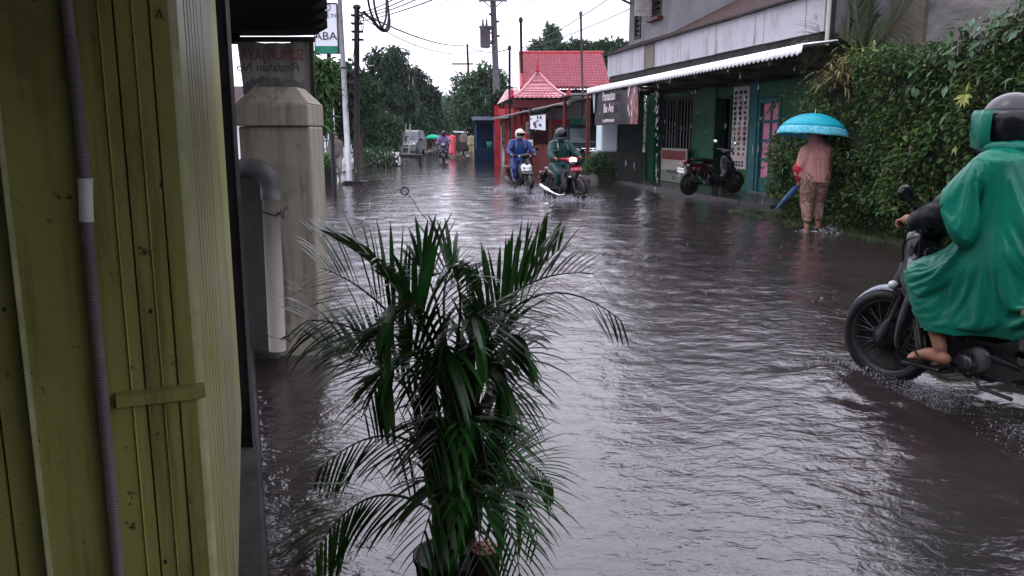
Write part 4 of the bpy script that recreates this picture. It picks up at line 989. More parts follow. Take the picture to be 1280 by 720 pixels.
# ------------------------------------------------------------------ people
def mirror_pts(d):
    return d
def human(name, root, J, vox, m, head=True, hands=True, extra=()):
    """continuous body from joints: pelvis chest neck head, sh/el/wr (l,r), hip/kn/an/to (l,r)"""
    e = [('c', J['pelvis'], .125, J['belly'], .12), ('c', J['belly'], .12, J['chest'], .135), ('c', J['chest'], .10, J['neck'], .058), ('c', J['neck'], .055, J['head'], .06),
         ('e', J['head'], (.098, .078, .118))]
    h = V(J['head']); f = V(J.get('face', (1, 0, 0))).normalized(); sd = V((-f.y, f.x, 0)).normalized()
    e += [('e', h + f * .03 - V((0, 0, .055)), (.068, .060, .065)), ('c', h + f * .09 + V((0, 0, .012)), .012, h + f * .112 - V((0, 0, .024)), .017),
          ('c', h + f * .088 - V((0, 0, .058)) + sd * .02, .012, h + f * .088 - V((0, 0, .058)) - sd * .02, .012)]
    for s_ in (-1, 1): e.append(('e', h + sd * s_ * .08 - V((0, 0, .01)), (.02, .012, .032)))
    for s_ in 'lr':
        e += [('c', J['chest'], .10, J['sh' + s_], .062), ('c', J['sh' + s_], .058, J['el' + s_], .042), ('c', J['el' + s_], .042, J['wr' + s_], .027),
              ('c', J['pelvis'], .11, J['hip' + s_], .10), ('c', J['hip' + s_], .092, J['kn' + s_], .058), ('c', J['kn' + s_], .056, J['an' + s_], .036),
              ('c', V(J['an' + s_]) - V((0, 0, .03)), .034, J['to' + s_], .022)]
        if 'hd' + s_ in J: e += [('c', J['wr' + s_], .026, J['hd' + s_], .034)]
    return blob(name, e + list(extra), vox, m, root, 4)
def finger_curl(base, tip_dir, curl_dir, ln, r=.0085):
    p0 = V(base); a = V(tip_dir).normalized(); c = V(curl_dir).normalized()
    p1 = p0 + a * ln * .42; p2 = p1 + (a * .35 + c * .95).normalized() * ln * .32; p3 = p2 + (-a * .5 + c * .75).normalized() * ln * .26
    return [('c', p0, r * 1.12, p1, r * 1.05), ('c', p1, r * 1.03, p2, r * .95), ('c', p2, r * .93, p3, r * .82)]
def helmet(root, c, yaw, m, full=True, vis=m_visor, pitch=0, peak=False):
    hb = empty('t', (0, 0, 0)); bpy.data.objects.remove(hb)
    M4 = Matrix.Translation(V(c)) @ Matrix.Rotation(yaw, 4, 'Z') @ Matrix.Rotation(pitch, 4, 'Y')
    mb = MB(); mb.X = M4
    patch(mb, (0, 0, 0), (.152, .126, .142), 42, 318, -52, 20, 30, 12)
    patch(mb, (0, 0, 0), (.152, .126, .142), 0, 360, 20, 90, 36, 10)
    o = mb.build('helmet', m, root, True); solid(o, .02)
    if full:
        mb = MB(); mb.X = M4; mb.sheet([[V((.150 * math.cos(rad(a)) * f_, .126 * math.sin(rad(a)) * f_, z)) for a in range(-75, 76, 10)] for z, f_ in ((-.135, .88), (-.125, 1.0), (-.085, 1.04), (-.065, .98))])
        solid(mb.build('chin_bar', m, o, True), .018)
    mb = MB(); mb.X = M4; patch(mb, (.004, 0, 0), (.156, .129, .146), -62, 62, -30 if full else -18, 22, 20, 6); v = mb.build('visor', vis, o, True)
    mb = MB(); mb.X = M4; mb.ell((0, .129, .01), (.018, .006, .018), n=10, m=6); mb.ell((0, -.129, .01), (.018, .006, .018), n=10, m=6); mb.build('visor_pivot', m_engine, o, True)
    if peak:
        mb = MB(); mb.X = M4; mb.sheet([[V(((.15 + d) * math.cos(rad(a)), .128 * math.sin(rad(a)), .045 - d * .25 )) for a in range(-55, 56, 10)] for d in (0, .03, .06)]); solid(mb.build('peak', m, o, True), .006)
    return o

# --- foreground motorbike with rider in a green poncho
make_bike(BK + V((0, 0, -.03)), BAZ, 'black motorbike with wire spoke wheels ploughing through the water in the right foreground', 'underbone',
          dict(spokes='wire', drum=.085, fender=m_bikes, body=m_bike, accent=m_bike, exhaust=m_steel, fork=m_steel, no='AB 4172 HK', fplate=False), steer=rad(14))
rz = rad(90) - BAZ
rd = empty('person', BK + BD * .05 + V((0, 0, -.03)), rz, 'rider in a bright green poncho and black helmet on the foreground motorbike', 'person')
J = dict(pelvis=(-.26, 0, .87), belly=(-.24, 0, 1.02), chest=(-.17, 0, 1.22), neck=(-.12, 0, 1.40), head=(-.07, 0, 1.53), face=(1, .1, -.05),
         shl=(-.15, .19, 1.34), ell=(.02, .31, 1.10), wrl=(.17, .335, 1.035), shr=(-.15, -.19, 1.34), elr=(.02, -.31, 1.10), wrr=(.17, -.335, 1.035),
         hipl=(-.22, .11, .86), knl=(.20, .19, .72), anl=(.03, .215, .37), tol=(.17, .235, .29), hipr=(-.22, -.11, .86), knr=(.20, -.19, .72), anr=(.03, -.215, .37), tor=(.17, -.235, .29))
ex = []
for s_, k in ((1, 'l'), (-1, 'r')):
    w_ = V(J['wr' + k]); palm = V((.215, s_ * .325, 1.035)); ex += [('c', w_, .025, palm, .030)]
    for i, ln in enumerate((.074, .082, .078, .062)):
        base = V((.235, s_ * (.345 - i * .023), 1.035 + .002 * i)); ex += finger_curl(base, (.6, 0, -.2), (-.1, 0, -1), ln)
    ex += [('c', V((.205, s_ * .295, 1.03)), .012, V((.215, s_ * .268, 1.01)), .0105), ('c', V((.215, s_ * .268, 1.01)), .0105, V((.235, s_ * .262, .99)), .009)]
    an = V(J['an' + k]); ex += [('c', an + V((-.03, 0, -.055)), .036, an + V((.06, .005 * s_, -.05)), .036), ('c', an + V((.06, .005 * s_, -.05)), .036, V(J['to' + k]), .026)]
    for i, ln in enumerate((.045, .042, .036, .030, .024)):
        p = V(J['to' + k]) + V((.005 - .006 * i, s_ * (-.024 + i * .013), 0)); ex.append(('c', p, .0115 - .001 * i, p + V((ln, s_ * .004 * (i - 1), -.006)), .009))
human('body', rd, J, .0068, m_skin, extra=ex)
for s_, k in ((1, 'l'), (-1, 'r')):
    an = V(J['an' + k]); mb = MB()
    mb.prism([(an.x - .075, an.y - .035, .293 - .030), (an.x + .20, an.y - .02, .258 - .012), (an.x + .215, an.y + .03, .258 - .012), (an.x + .13, an.y + .06, .262), (an.x - .075, an.y + .04, .263)], (0, 0, -.018))
    sdl = bevel(mb.build('sandal', m_black, rd), .006)
    mb = MB(); t0 = V(J['to' + k]); mb.tube([t0 + V((.012, -.012 * s_, .03)), t0 + V((-.03, -.035, .032)), t0 + V((-.075, -.045, .01))], .006, 6); mb.tube([t0 + V((.012, -.012 * s_, .03)), t0 + V((-.03, .03, .032)), t0 + V((-.08, .045, .005))], .006, 6); mb.build('strap', m_black, sdl)
# dark jacket sleeves
for s_ in (1, -1):
    blob('jacket_sleeve', [('c', (-.13, s_ * .20, 1.32), .075, (.015, s_ * .31, 1.095), .068), ('c', (.015, s_ * .31, 1.095), .066, (.145, s_ * .338, 1.035), .046)], .010, m_sleeve, rd, 3, (.008, 14, (1, 1, 1)))
# poncho: torso, short bell sleeves and the lap drape over the thighs
pe = [('c', (-.115, 0, 1.405), .080, (-.15, 0, 1.31), .13), ('c', (-.15, .12, 1.31), .11, (-.15, -.12, 1.31), .11), ('c', (-.17, .06, 1.25), .165, (-.26, .06, .98), .19), ('c', (-.17, -.06, 1.25), .165, (-.26, -.06, .98), .19),
      ('c', (-.26, .08, .98), .19, (-.30, .10, .72), .22), ('c', (-.26, -.08, .98), .19, (-.30, -.10, .72), .22), ('c', (-.08, 0, 1.2), .11, (.02, 0, .92), .16)]
for s_ in (1, -1):
    pe += [('c', (-.14, s_ * .18, 1.335), .085, (-.04, s_ * .27, 1.20), .095), ('c', (-.04, s_ * .27, 1.20), .095, (.03, s_ * .305, 1.10), .115),
           ('c', (-.25, s_ * .14, .90), .16, (.17, s_ * .20, .80), .125), ('c', (.17, s_ * .20, .80), .12, (.185, s_ * .21, .60), .115), ('c', (.10, s_ * .21, .80), .13, (.02, s_ * .22, .58), .125), ('c', (-.12, s_ * .20, .80), .14, (-.16, s_ * .22, .60), .14)]
co_ = [('c', (-.12, 0, 1.38), .07, (-.15, 0, 1.31), .10), ('c', (-.15, .12, 1.31), .085, (-.15, -.12, 1.31), .085), ('c', (-.17, .05, 1.25), .135, (-.25, .04, .95), .145), ('c', (-.17, -.05, 1.25), .135, (-.25, -.04, .95), .145), ('c', (-.1, 0, .72), .14, (-.7, 0, .78), .13), ('c', (.3, 0, .62), .13, (.1, 0, .55), .12)]
for s_, k in ((1, 'l'), (-1, 'r')):
    co_ += [('c', J['sh' + k], .075, J['el' + k], .062), ('c', J['el' + k], .062, J['wr' + k], .045), ('c', (-.24, s_ * .11, .88), .12, J['kn' + k], .088), ('c', J['kn' + k], .085, J['an' + k], .05)]
def gone_(c):
    if c.z < .545 + .05 * abs(c.x + .1): return True
    return abs(c.y) > .20 and c.x > .035 and c.z > .97
drape('poncho', pe, .0135, gone_, co_, lambda c: c.z > 1.36, 24, .075, m_poncho, rd, .004, .002)
# collar / hood bunched round the helmet
blob('poncho_hood', [('c', (-.20, .07, 1.415), .035, (-.20, -.07, 1.415), .035), ('c', (-.20, .07, 1.415), .035, (-.07, .12, 1.415), .03), ('c', (-.07, .12, 1.415), .03, (.045, .075, 1.43), .03), ('c', (-.20, -.07, 1.415), .035, (-.05, -.12, 1.415), .03)], .009, m_poncho, rd, 4, (.008, 12, (1, 1, 1)))
mb = MB(); mb.sheet([[V((-.07 + (.172 + .02 * math.sin(i * 1.1 + j)) * math.cos(rad(a)) * k_, (.150 + .008 * math.sin(i * 1.7)) * math.sin(rad(a)) * k_, z)) for i, a in enumerate(range(-20, 100, 8))] for j, (z, k_) in enumerate(((1.385, .72), (1.41, .92), (1.44, 1.02), (1.48, 1.05), (1.53, 1.06), (1.575, 1.03), (1.60, .97)))])
fl_ = solid(mb.build('hood_flap', m_poncho, rd, True), .003)
helmet(rd, (-.075, 0, 1.545), rad(6), m_helmg, True)
mb = MB(); mb.X = Matrix.Translation((-.075, 0, 1.545)); patch(mb, (0, 0, -.002), (.157, .131, .1495), 60, 300, -50, 22, 26, 8); solid(mb.build('helmet_skirt', m_helm, rd, True), .012)  # black lower half; the grey shell above holds the sheen as colour
# cargo tied behind the seat
bgs = empty('cargo_bag', BK + V((0, 0, -.03)), rz, 'black luggage bag with a faded olive strap tied to the foreground motorbike', 'bag')
blob('bag', [('e', (-.52, .17, .62), (.17, .10, .17)), ('e', (-.52, -.17, .62), (.17, .10, .17)), ('e', (-.55, 0, .86), (.16, .17, .09))], .014, m_sleeve, bgs, 4, (.01, 8, (1, 1, 1)))
mb = MB(); mb.sheet([[(-.70 + .34 * i / 8, .268 - .02 * abs(i - 4) * .3, .64 + .03 * k) for i in range(9)] for k in (0, 1)]); mb.sheet([[(-.70 + .34 * i / 8, .268 - .02 * abs(i - 4) * .3, .70 + .012 * k) for i in range(9)] for k in (0, 1)])
mb.build('strap', mat('olive_strap', (.16, .15, .07), (.22, .2, .1), 20, .6), bgs)

# ------------------------------------------------------------------ two riders coming towards the camera
def rider(loc, rz, label, coat, coat2, hm, full, mask=None, sc=True, lean=0, lit=None):
    r = empty('person', loc, rz, label, 'person', 'motorbike riders'); r.rotation_euler.x = lean
    kx, kz, ax_, az_ = (.12, .66, .14, .36) if sc else (.18, .70, .03, .37)
    J = dict(pelvis=(-.22, 0, .88), belly=(-.21, 0, 1.02), chest=(-.16, 0, 1.22), neck=(-.12, 0, 1.40), head=(-.09, 0, 1.53),
             shl=(-.14, .185, 1.33), ell=(.0, .32, 1.11), wrl=(.15, .335, 1.05), shr=(-.14, -.185, 1.33), elr=(.0, -.32, 1.11), wrr=(.15, -.335, 1.05), hdl=(.22, .32, 1.03), hdr=(.22, -.32, 1.03),
             hipl=(-.2, .11, .86), knl=(kx, .19, kz), anl=(ax_, .17, az_ + .03), tol=(ax_ + .15, .18, az_ - .02), hipr=(-.2, -.11, .86), knr=(kx, -.19, kz), anr=(ax_, -.17, az_ + .03), tor=(ax_ + .15, -.18, az_ - .02))
    ex = []
    for s_ in (-1, 1):
        for i in range(4): ex += finger_curl((.225, s_ * (.345 - i * .024), 1.028), (.6, 0, -.2), (-.1, 0, -1), .07, .011)
        ex.append(('c', (.2, s_ * .295, 1.03), .013, (.225, s_ * .266, 1.0), .011))
    human('body', r, J, .012, m_skin, extra=ex)
    e = [('c', (-.12, 0, 1.395), .075, (-.15, 0, 1.30), .13), ('c', (-.15, .11, 1.31), .10, (-.15, -.11, 1.31), .10), ('c', (-.17, .05, 1.22), .165, (-.22, .05, .92), .175), ('c', (-.17, -.05, 1.22), .165, (-.22, -.05, .92), .175), ('e', (-.2, 0, .86), (.2, .22, .11))]
    for s_ in (1, -1): e += [('c', (-.14, s_ * .19, 1.325), .085, (.0, s_ * .32, 1.11), .078), ('c', (.0, s_ * .32, 1.11), .075, (.14, s_ * .335, 1.05), .055)]
    blob('raincoat', e, .013, coat, r, 3, (.013, 10, (1.2, 1.2, .7)))
    e = []
    for s_ in (1, -1): e += [('c', (-.22, s_ * .11, .86), .125, (kx, s_ * .19, kz), .095), ('c', (kx, s_ * .19, kz), .095, (ax_, s_ * .17, az_ + .10), .075)]
    blob('rain_trousers', e, .013, coat2, r, 3, (.012, 11, (1, 1, .8)))
    for s_ in (1, -1):
        blob('shoe', [('c', (ax_ - .04, s_ * .17, az_), .045, (ax_ + .07, s_ * .175, az_ - .01), .045), ('c', (ax_ + .07, s_ * .175, az_ - .01), .045, (ax_ + .17, s_ * .18, az_ - .02), .034)], .01, m_black, r, 2)
    helmet(r, (-.085, 0, 1.545), 0, hm, full, m_visor, 0, not full)
    if mask: 
        mb = MB(); patch(mb, (-.085, 0, 1.515), (.115, .088, .10), -70, 70, -50, 8, 14, 8); solid(mb.build('face_mask', mask, r, True), .004)
    mb = MB()
    for s_ in (1, -1): mb.ell((.012, s_ * .034, 1.545), (.008, .014, .007), n=8, m=6)
    mb.build('eyes', m_visor, r, True)
    # piping and folds on the coat
    mb = MB()
    for s_ in (1, -1): mb.tube([(-.10, s_ * .10, 1.385), (-.02, s_ * .12, 1.30), (.015, s_ * .13, 1.20)], .010, 6)
    mb.build('piping', m_bikes if mask is None else m_bikes, r)
    return r
RIM[0] = m_steel
G = V((1.18, 18.55, -.09)); GA = rad(153)
make_bike(G, GA, 'red fronted motorbike with its headlight lit throwing up spray', 'underbone',
          dict(spokes='wire', fender=m_engine, body=m_bike, accent=m_biker, cowl=m_biker, fpm=m_plater, fink=m_inkw, no='AB 3862 RE', fork=m_steel), lit=True, lean=rad(2))
rider(G, rad(90) - GA, 'rider in a dark green raincoat and black full helmet on the red motorbike', m_ponchod, m_ponchod, m_helmg, True, None, False, rad(2))
B_ = V((.23, 21.65, -.09)); BA = rad(162)
make_bike(B_, BA, 'white fronted scooter ridden by the person in blue', 'scooter',
          dict(fender=m_bike, body=m_bike, accent=m_bikew, no='AB 5210 ZT', exhaust=m_steel, fork=m_steel), name='scooter')
rider(B_, rad(90) - BA, 'rider in a bright blue raincoat with white helmet and face mask on the white scooter', m_coatb, m_coatbd, m_helmw, False, m_mask)
K_ = V((4.55, 18.75, .10))
make_bike(K_, rad(66), 'dark maroon scooter parked on the porch pavement before the green wall', 'scooter', dict(fender=m_bikem, body=m_bike, accent=m_bike, tail=m_bikem, rplate=m_platew, rink=m_inkd, no='AB 2945 KY', exhaust=m_engine), name='scooter', lean=rad(4))

# ------------------------------------------------------------------ spray round the wheels
def spray(name, spots, label=None):
    mb = MB()
    for (c, n, sx, sy, sz, sz0, r0) in spots:
        for _ in range(n):
            a = abs(gauss()); p = V((c[0] + gauss() * sx, c[1] + gauss() * sy, 0)); k = math.exp(-((p.x - c[0]) ** 2 / (sx * 2) ** 2 + (p.y - c[1]) ** 2 / (sy * 2) ** 2))
            p.z = sz0 + a * sz * k; r = r0 * R.uniform(.35, 1.15)
            mb.ell(p, (r * R.uniform(.7, 1.6), r * R.uniform(.7, 1.6), r * R.uniform(.7, 2.0)), (R.uniform(0, 3), R.uniform(0, 3), 0), 6, 4)
    if name.startswith('splash'):
        mb.mi = [1 if (i // 24) % 5 < 3 else 0 for i in range(len(mb.mi))]
    return tag(mb.build(name, [m_splash, m_foam], smooth=True), kind='stuff')
wf_ = BK + BD * .62; wr_ = BK - BD * .62
sp1 = [((wf_.x + BD.x * .12, wf_.y + BD.y * .12), 2600, .12, .11, .028, .0, .0021), ((wf_.x - BD.x * .25, wf_.y - BD.y * .25 - .05), 1500, .12, .15, .02, .0, .0021), ((wf_.x - .25, wf_.y + .0), 700, .16, .13, .014, .0, .002), ((wf_.x + .1, wf_.y - .35), 900, .14, .2, .02, .0, .002), ((wr_.x - .1, wr_.y + .1), 1100, .22, .18, .02, .0, .002)]
spray('splash_foam', sp1)
def bsp(c, a):
    d = V((math.sin(a), math.cos(a), 0)); f = c + d * .62; r_ = c - d * .62
    return [((f.x, f.y - .1), 700, .20, .16, .10, .0, .008), ((f.x - .25, f.y), 300, .28, .2, .05, .0, .007), ((r_.x - .1, r_.y), 500, .28, .22, .08, .0, .008), ((c.x - .2, c.y), 200, .25, .4, .06, .0, .010)]
spray('splash_spray', bsp(G, GA) + bsp(B_, BA))
# floating scum and rain pocks further off
sp2 = []
mb = MB()
for k in range(900):
    y_ = R.uniform(6, 24); x_ = R.uniform(-.28, .42) * y_; r = R.uniform(.003, .007)
    mb.ell((x_, y_, .004), (r, r, r * R.uniform(.5, 1.3)), n=6, m=4)
tag(mb.build('raindrop_splash', m_splash, smooth=True), kind='stuff')
spray('footstep_splash', [((4.75, 12.15), 120, .13, .08, .06, .0, .008), ((4.45, 12.25), 60, .1, .06, .03, .0, .007)])

# ------------------------------------------------------------------ woman under the turquoise umbrella (walking away)
WP = V((4.55, 12.35, -.02)); wo = empty('person', WP, rad(90) - rad(4), 'barefoot walker in a peach rain cape and patterned trousers under the turquoise umbrella', 'person')
J = dict(pelvis=(-.02, 0, .84), belly=(0, 0, .98), chest=(.03, 0, 1.16), neck=(.06, 0, 1.30), head=(.10, 0, 1.40), face=(1, 0, -.2),
         shl=(.02, .16, 1.24), ell=(-.04, .235, 1.0), wrl=(.05, .22, .80), hdl=(.07, .21, .72), shr=(.02, -.16, 1.24), elr=(.12, -.22, 1.02), wrr=(.24, -.10, 1.15), hdr=(.26, -.07, 1.20),
         hipl=(-.02, .09, .82), knl=(.01, .10, .46), anl=(-.10, .10, .08), tol=(.06, .10, .03), hipr=(-.02, -.09, .82), knr=(.10, -.10, .47), anr=(.05, -.11, .10), tor=(.20, -.11, .05))
ex = []
for i in range(4): ex += finger_curl((.085, .205 - .0 * i, .70 - .0), (.2, -.1, -1), (.7, 0, -.3), .06, .010) if i == 0 else [('c', (.06 + i * .014, .21, .70), .010, (.075 + i * .012, .20, .635), .009)]
for i in range(4): ex.append(('c', (.265, -.075, 1.165 + i * .022), .011, (.285, -.035, 1.165 + i * .022), .010))
human('body', wo, J, .011, m_skin, extra=ex)
ce = [('e', (.10, 0, 1.42), (.115, .10, .125)), ('c', (.08, 0, 1.38), .105, (.04, 0, 1.25), .165), ('c', (.0, .12, 1.22), .12, (.0, -.12, 1.22), .12), ('c', (.0, .12, 1.16), .16, (-.02, .15, .78), .19), ('c', (.0, -.12, 1.16), .16, (-.02, -.15, .78), .19)]
cc = [('e', (.10, 0, 1.41), (.10, .085, .115)), ('c', (.06, 0, 1.33), .07, (.02, 0, 1.18), .13), ('c', (0, .13, 1.22), .085, (0, -.13, 1.22), .085), ('c', (.0, .05, 1.15), .13, (-.03, .05, .80), .14), ('c', (.0, -.05, 1.15), .13, (-.03, -.05, .80), .14), ('c', J['shl'], .07, J['ell'], .06), ('c', J['ell'], .06, J['wrl'], .045), ('c', J['shr'], .07, J['elr'], .06), ('c', J['elr'], .06, J['wrr'], .045)]
drape('rain_cape', ce, .0165, lambda c: c.z < .80 + .10 * max(0, c.y - .05) * 4 or (c.x > .15 and c.z > 1.3), cc, lambda c: c.z > 1.33, 24, .06, m_cape, wo, .01)
blob('red_shawl', [('c', (.02, .20, 1.08), .075, (-.02, .25, .96), .085), ('c', (-.02, .25, .96), .085, (.03, .22, .83), .06)], .011, m_shawl, wo, 3, (.008, 14, (1, 1, 1)))
e = []
for s_, k in ((1, 'l'), (-1, 'r')):
    e += [('c', (-.03, s_ * .08, .84), .145, J['kn' + k], .095), ('c', J['kn' + k], .095, V(J['an' + k]) + V((0, 0, .14)), .065)]
blob('trousers', e, .012, m_batik, wo, 3, (.010, 11, (1, 1, .6)))
um = empty('umbrella', WP + V((-.0, .12, 0)), rad(0), 'open turquoise umbrella with a pale printed border held over the walker', 'umbrella')
uc = at(1019, 142, 12.45) - (WP + V((0, .12, 0))); rim = .535
mb = MB(); mb.cur = 0; rr = []
tilt = Matrix.Rotation(rad(5), 4, 'Y') @ Matrix.Rotation(rad(-3), 4, 'X')
n_ = 80
def um_pt(i, t):
    a = 2 * math.pi * i / n_; q = abs(((i / n_ * 8) % 1) - .5) * 2      # 0 mid panel, 1 at rib
    r_ = rim * math.sin(t * 1.35) / math.sin(1.35) * (1 - .045 * (1 - q) * t ** 2); z = -.34 * (1 - math.cos(t * 1.35)) / (1 - math.cos(1.35)) + .012 * (1 - q) * t ** 2
    return uc + (tilt @ V((r_ * math.cos(a), r_ * math.sin(a), z)))
mb.sheet([[um_pt(i, j / 9 * .78) for i in range(n_ + 1)] for j in range(10)]); cn = mb.build('canopy', m_umb, um, True); solid(cn, .002)
mb = MB(); mb.sheet([[um_pt(i, .782 + .218 * j / 4) for i in range(n_ + 1)] for j in range(5)]); solid(mb.build('printed_border', m_umbw, um, True), .002)
mb = MB(); mb.tube([uc + tilt @ V((0, 0, .07)), uc, uc + tilt @ V((0, 0, -.72))], .007, 6); mb.build('shaft', m_galv, um)
for k in range(8):
    mb = MB(); mb.tube([um_pt(k * 10, t) - V((0, 0, .006)) for t in (.02, .25, .5, .75, .99)], .0035, 5); mb.build('rib', m_steel, um)
fu = empty('folded_umbrella', WP, rad(86), "folded dark blue umbrella hanging from the walker's left hand", 'umbrella')
mb = MB(); a = V((.07, .21, .72)); d = V((-.15, .34, -.34)).normalized()
mb.tube([a, a + d * .05, a + d * .1, a + d * .32, a + d * .50, a + d * .56], [.012, .02, .045, .038, .018, .006], 10); mb.build('cloth', m_umbd, fu, True)
mb = MB(); mb.tube([a - d * .10, a], .011, 8); mb.tube([a + d * .55, a + d * .62], .005, 6); mb.build('shaft', m_steel, fu, True)

# ================================================================== potted areca palm in the foreground
PY0 = 2.42; pb0 = at(563, 760, PY0); pb0.z = 0
ap = empty('areca_palm', (pb0.x, PY0, 0), 0, 'leafy areca palm in a dark pot standing at the water edge in the foreground', 'potted plant')
mb = MB(); mb.lathe([(.08, -.05), (.10, .0), (.112, .11), (.118, .113), (.118, .128), (.107, .128), (.106, .122), (0, .124)], (0, 0, 0), 28); mb.build('pot', m_black, ap, True)
def AP(px, py, dy=0): p = at(px, py, PY0 + dy); return V((p.x - pb0.x, p.y - PY0, p.z))
stems = [((566, 470), .02), ((540, 455), -.05), ((590, 490), .08), ((555, 420), .06), ((520, 500), .03), ((605, 530), -.04), ((575, 560), -.08)]
for i, ((px, py), dy) in enumerate(stems):
    top = AP(px, py, dy); a = V((R.uniform(-.05, .05), R.uniform(-.05, .05), .09)); mid = a.lerp(top, .5) + V((R.uniform(-.02, .02), 0, 0))
    mb = MB(); mb.tube([a, a.lerp(mid, .5), mid, mid.lerp(top, .5), top], [.016, .015, .013, .011, .008], 8); mb.build('stem', m_palmst, ap, True)
def afr(b, c, t, dyb, dyt, n, ll, flat=None, w_=.0155, droop=.5, spread=1., fwd=.9):
    B0_ = AP(*b, dyb); T0 = AP(*t, dyt); C0_ = AP(*c, (dyb + dyt) / 2)
    C_ = C0_ * 2 - (B0_ + T0) * .5
    return frond(ap, B0_, C_, T0, int(n * .95), ll, w_, m_palm, droop, .006, flat, spread=spread, fwd=fwd, seg=5)
SP = (1, 0, .15)
afr((556, 470), (505, 370), (415, 296), 0, -.15, 26, .24, None)
afr((550, 480), (480, 385), (402, 335), 0, .05, 26, .24, (.4, .2, 1))
afr((545, 500), (470, 425), (384, 400), -.02, -.1, 24, .20, (.2, .3, 1))
afr((540, 520), (470, 455), (395, 430), 0, .15, 20, .19, (.2, .5, 1))
afr((560, 470), (540, 360), (512, 330), .05, .1, 24, .18, (1, .3, 0))
afr((566, 460), (575, 370), (556, 340), .02, -.1, 24, .18, (1, -.2, 0))
afr((560, 460), (560, 340), (600, 345), .05, .25, 24, .18, (1, .3, 0))
afr((572, 470), (640, 368), (742, 342), .02, .05, 28, .205, (.3, .2, 1), fwd=.7)
afr((575, 480), (665, 372), (778, 402), 0, -.12, 28, .20, (.3, -.3, 1), .0125)
afr((580, 480), (620, 400), (700, 310), .05, .2, 24, .22, (.6, .2, .8))
afr((585, 500), (620, 430), (655, 425), 0, -.2, 22, .20, (.3, .3, 1))
afr((590, 510), (615, 470), (645, 505), 0, -.1, 20, .19, (.3, .6, 1), .012)
afr((545, 500), (505, 440), (455, 520), -.05, -.25, 24, .21, (.8, .3, .5))
afr((560, 470), (520, 380), (470, 420), -.1, -.3, 24, .22, (.8, .3, .6))
afr((560, 480), (590, 395), (620, 440), -.1, -.3, 24, .22, (.8, .3, .6))
afr((560, 520), (555, 430), (540, 520), -.15, -.35, 22, .2, (1, 0, 0))
afr((575, 500), (620, 450), (640, 540), -.08, -.25, 22, .2, (.6, .3, .8))
afr((572, 550), (610, 520), (640, 600), -.05, -.2, 20, .19, (.6, .3, .8))
# sheath blades coloured dark, putting shade into the palm's core
mb = MB()
for k in range(90):
    c = V((R.uniform(-.09, .09) + .02, R.uniform(-.07, .07), R.uniform(.12, .62))); d = V((gauss() * .25, gauss() * .25, 1)); mb.blade(c, d, R.uniform(.18, .36), R.uniform(.02, .045), R.uniform(.1, 1.2), 4)
mb.build('core_blade', mat('core_shade', (.018, .016, .007), (.05, .045, .018), 9, .6), ap)
# lower fronds
afr((560, 600), (490, 545), (400, 585), 0, -.1, 22, .19, (.3, .3, 1), .012)
afr((555, 650), (470, 620), (395, 690), -.05, -.25, 24, .20, (.3, .4, 1), .012)
afr((575, 600), (640, 575), (690, 605), 0, -.05, 22, .17, (.2, .4, 1), .012)
afr((580, 630), (635, 590), (672, 680), 0, -.2, 22, .19, (.4, .3, .8), .012)
afr((575, 640), (620, 620), (650, 720), -.05, -.3, 20, .18, (.6, .3, .6), .012)
afr((565, 650), (560, 590), (520, 700), -.15, -.4, 20, .2, (1, 0, .2), .014)
afr((565, 590), (560, 520), (530, 600), -.15, -.35, 22, .2, (1, 0, .2), .014)
afr((570, 590), (590, 520), (610, 600), -.15, -.35, 22, .2, (1, 0, .2), .014)
afr((565, 660), (590, 610), (600, 700), -.2, -.4, 18, .2, (1, 0, .2), .014)
# perforated clay stove beside it
cs = empty('clay_stove', at(606, 720, 2.22) * 1, 0, 'small round clay stove with pink perforated top beside the palm pot', 'stove'); cs.location.z = 0
zt_ = at(606, 686, 2.22).z
mb = MB(); mb.lathe([(.034, -.02), (.042, 0), (.044, zt_ - .012), (.046, zt_ - .01), (.046, zt_), (0.043, zt_ + .001), (0, zt_ + .001)], (0, 0, 0), 28); mb.build('drum', m_bark, cs, True)
mb = MB(); mb.lathe([(0.0425, zt_ + .002), (.040, zt_ + .006), (0, zt_ + .007)], (0, 0, 0), 28); tp = mb.build('perforated_top', m_claytop, cs, True)
mb = MB()
for x_, y_ in ((0, 0), (.022, .008), (-.02, .012), (.004, .026), (-.012, -.02), (.016, -.021), (-.028, -.006), (.031, -.008)): mb.ell((x_, y_, zt_ + .0065), (.0055, .0065, .0014), n=10, m=6)
mb.build('hole', m_hole, tp)  # flat black discs, the holes' darkness put in as colour
# string from the eave down to the palm
s0 = at(531, -10, 2.6); pts = [s0, at(517, 70, 2.55), at(501, 205, 2.5), at(503, 232, 2.5)]
kn = at(506, 239, 2.5)
loop = [kn + V((.012 * math.sin(t), .004 * math.cos(t * 2), .012 * math.cos(t))) for t in [i * .6 for i in range(12)]]
tail = [kn, at(516, 250, 2.5), at(523, 262, 2.5), at(534, 275, 2.48), at(552, 300, PY0 + .05)]
top = V((s0.x + .02, s0.y, 2.139))
sr = empty('hanging_string', (0, 0, 0), 0, 'thin knotted string hanging from the eave to the palm tip', 'string')
mb = MB(); mb.tube([top] + pts + [kn], .0006, 5); mb.build('thread', m_cable, sr)
mb = MB(); mb.tube(loop, .0020, 6); mb.tube(tail, .0011, 6); mb.build('knot', m_cable, sr)

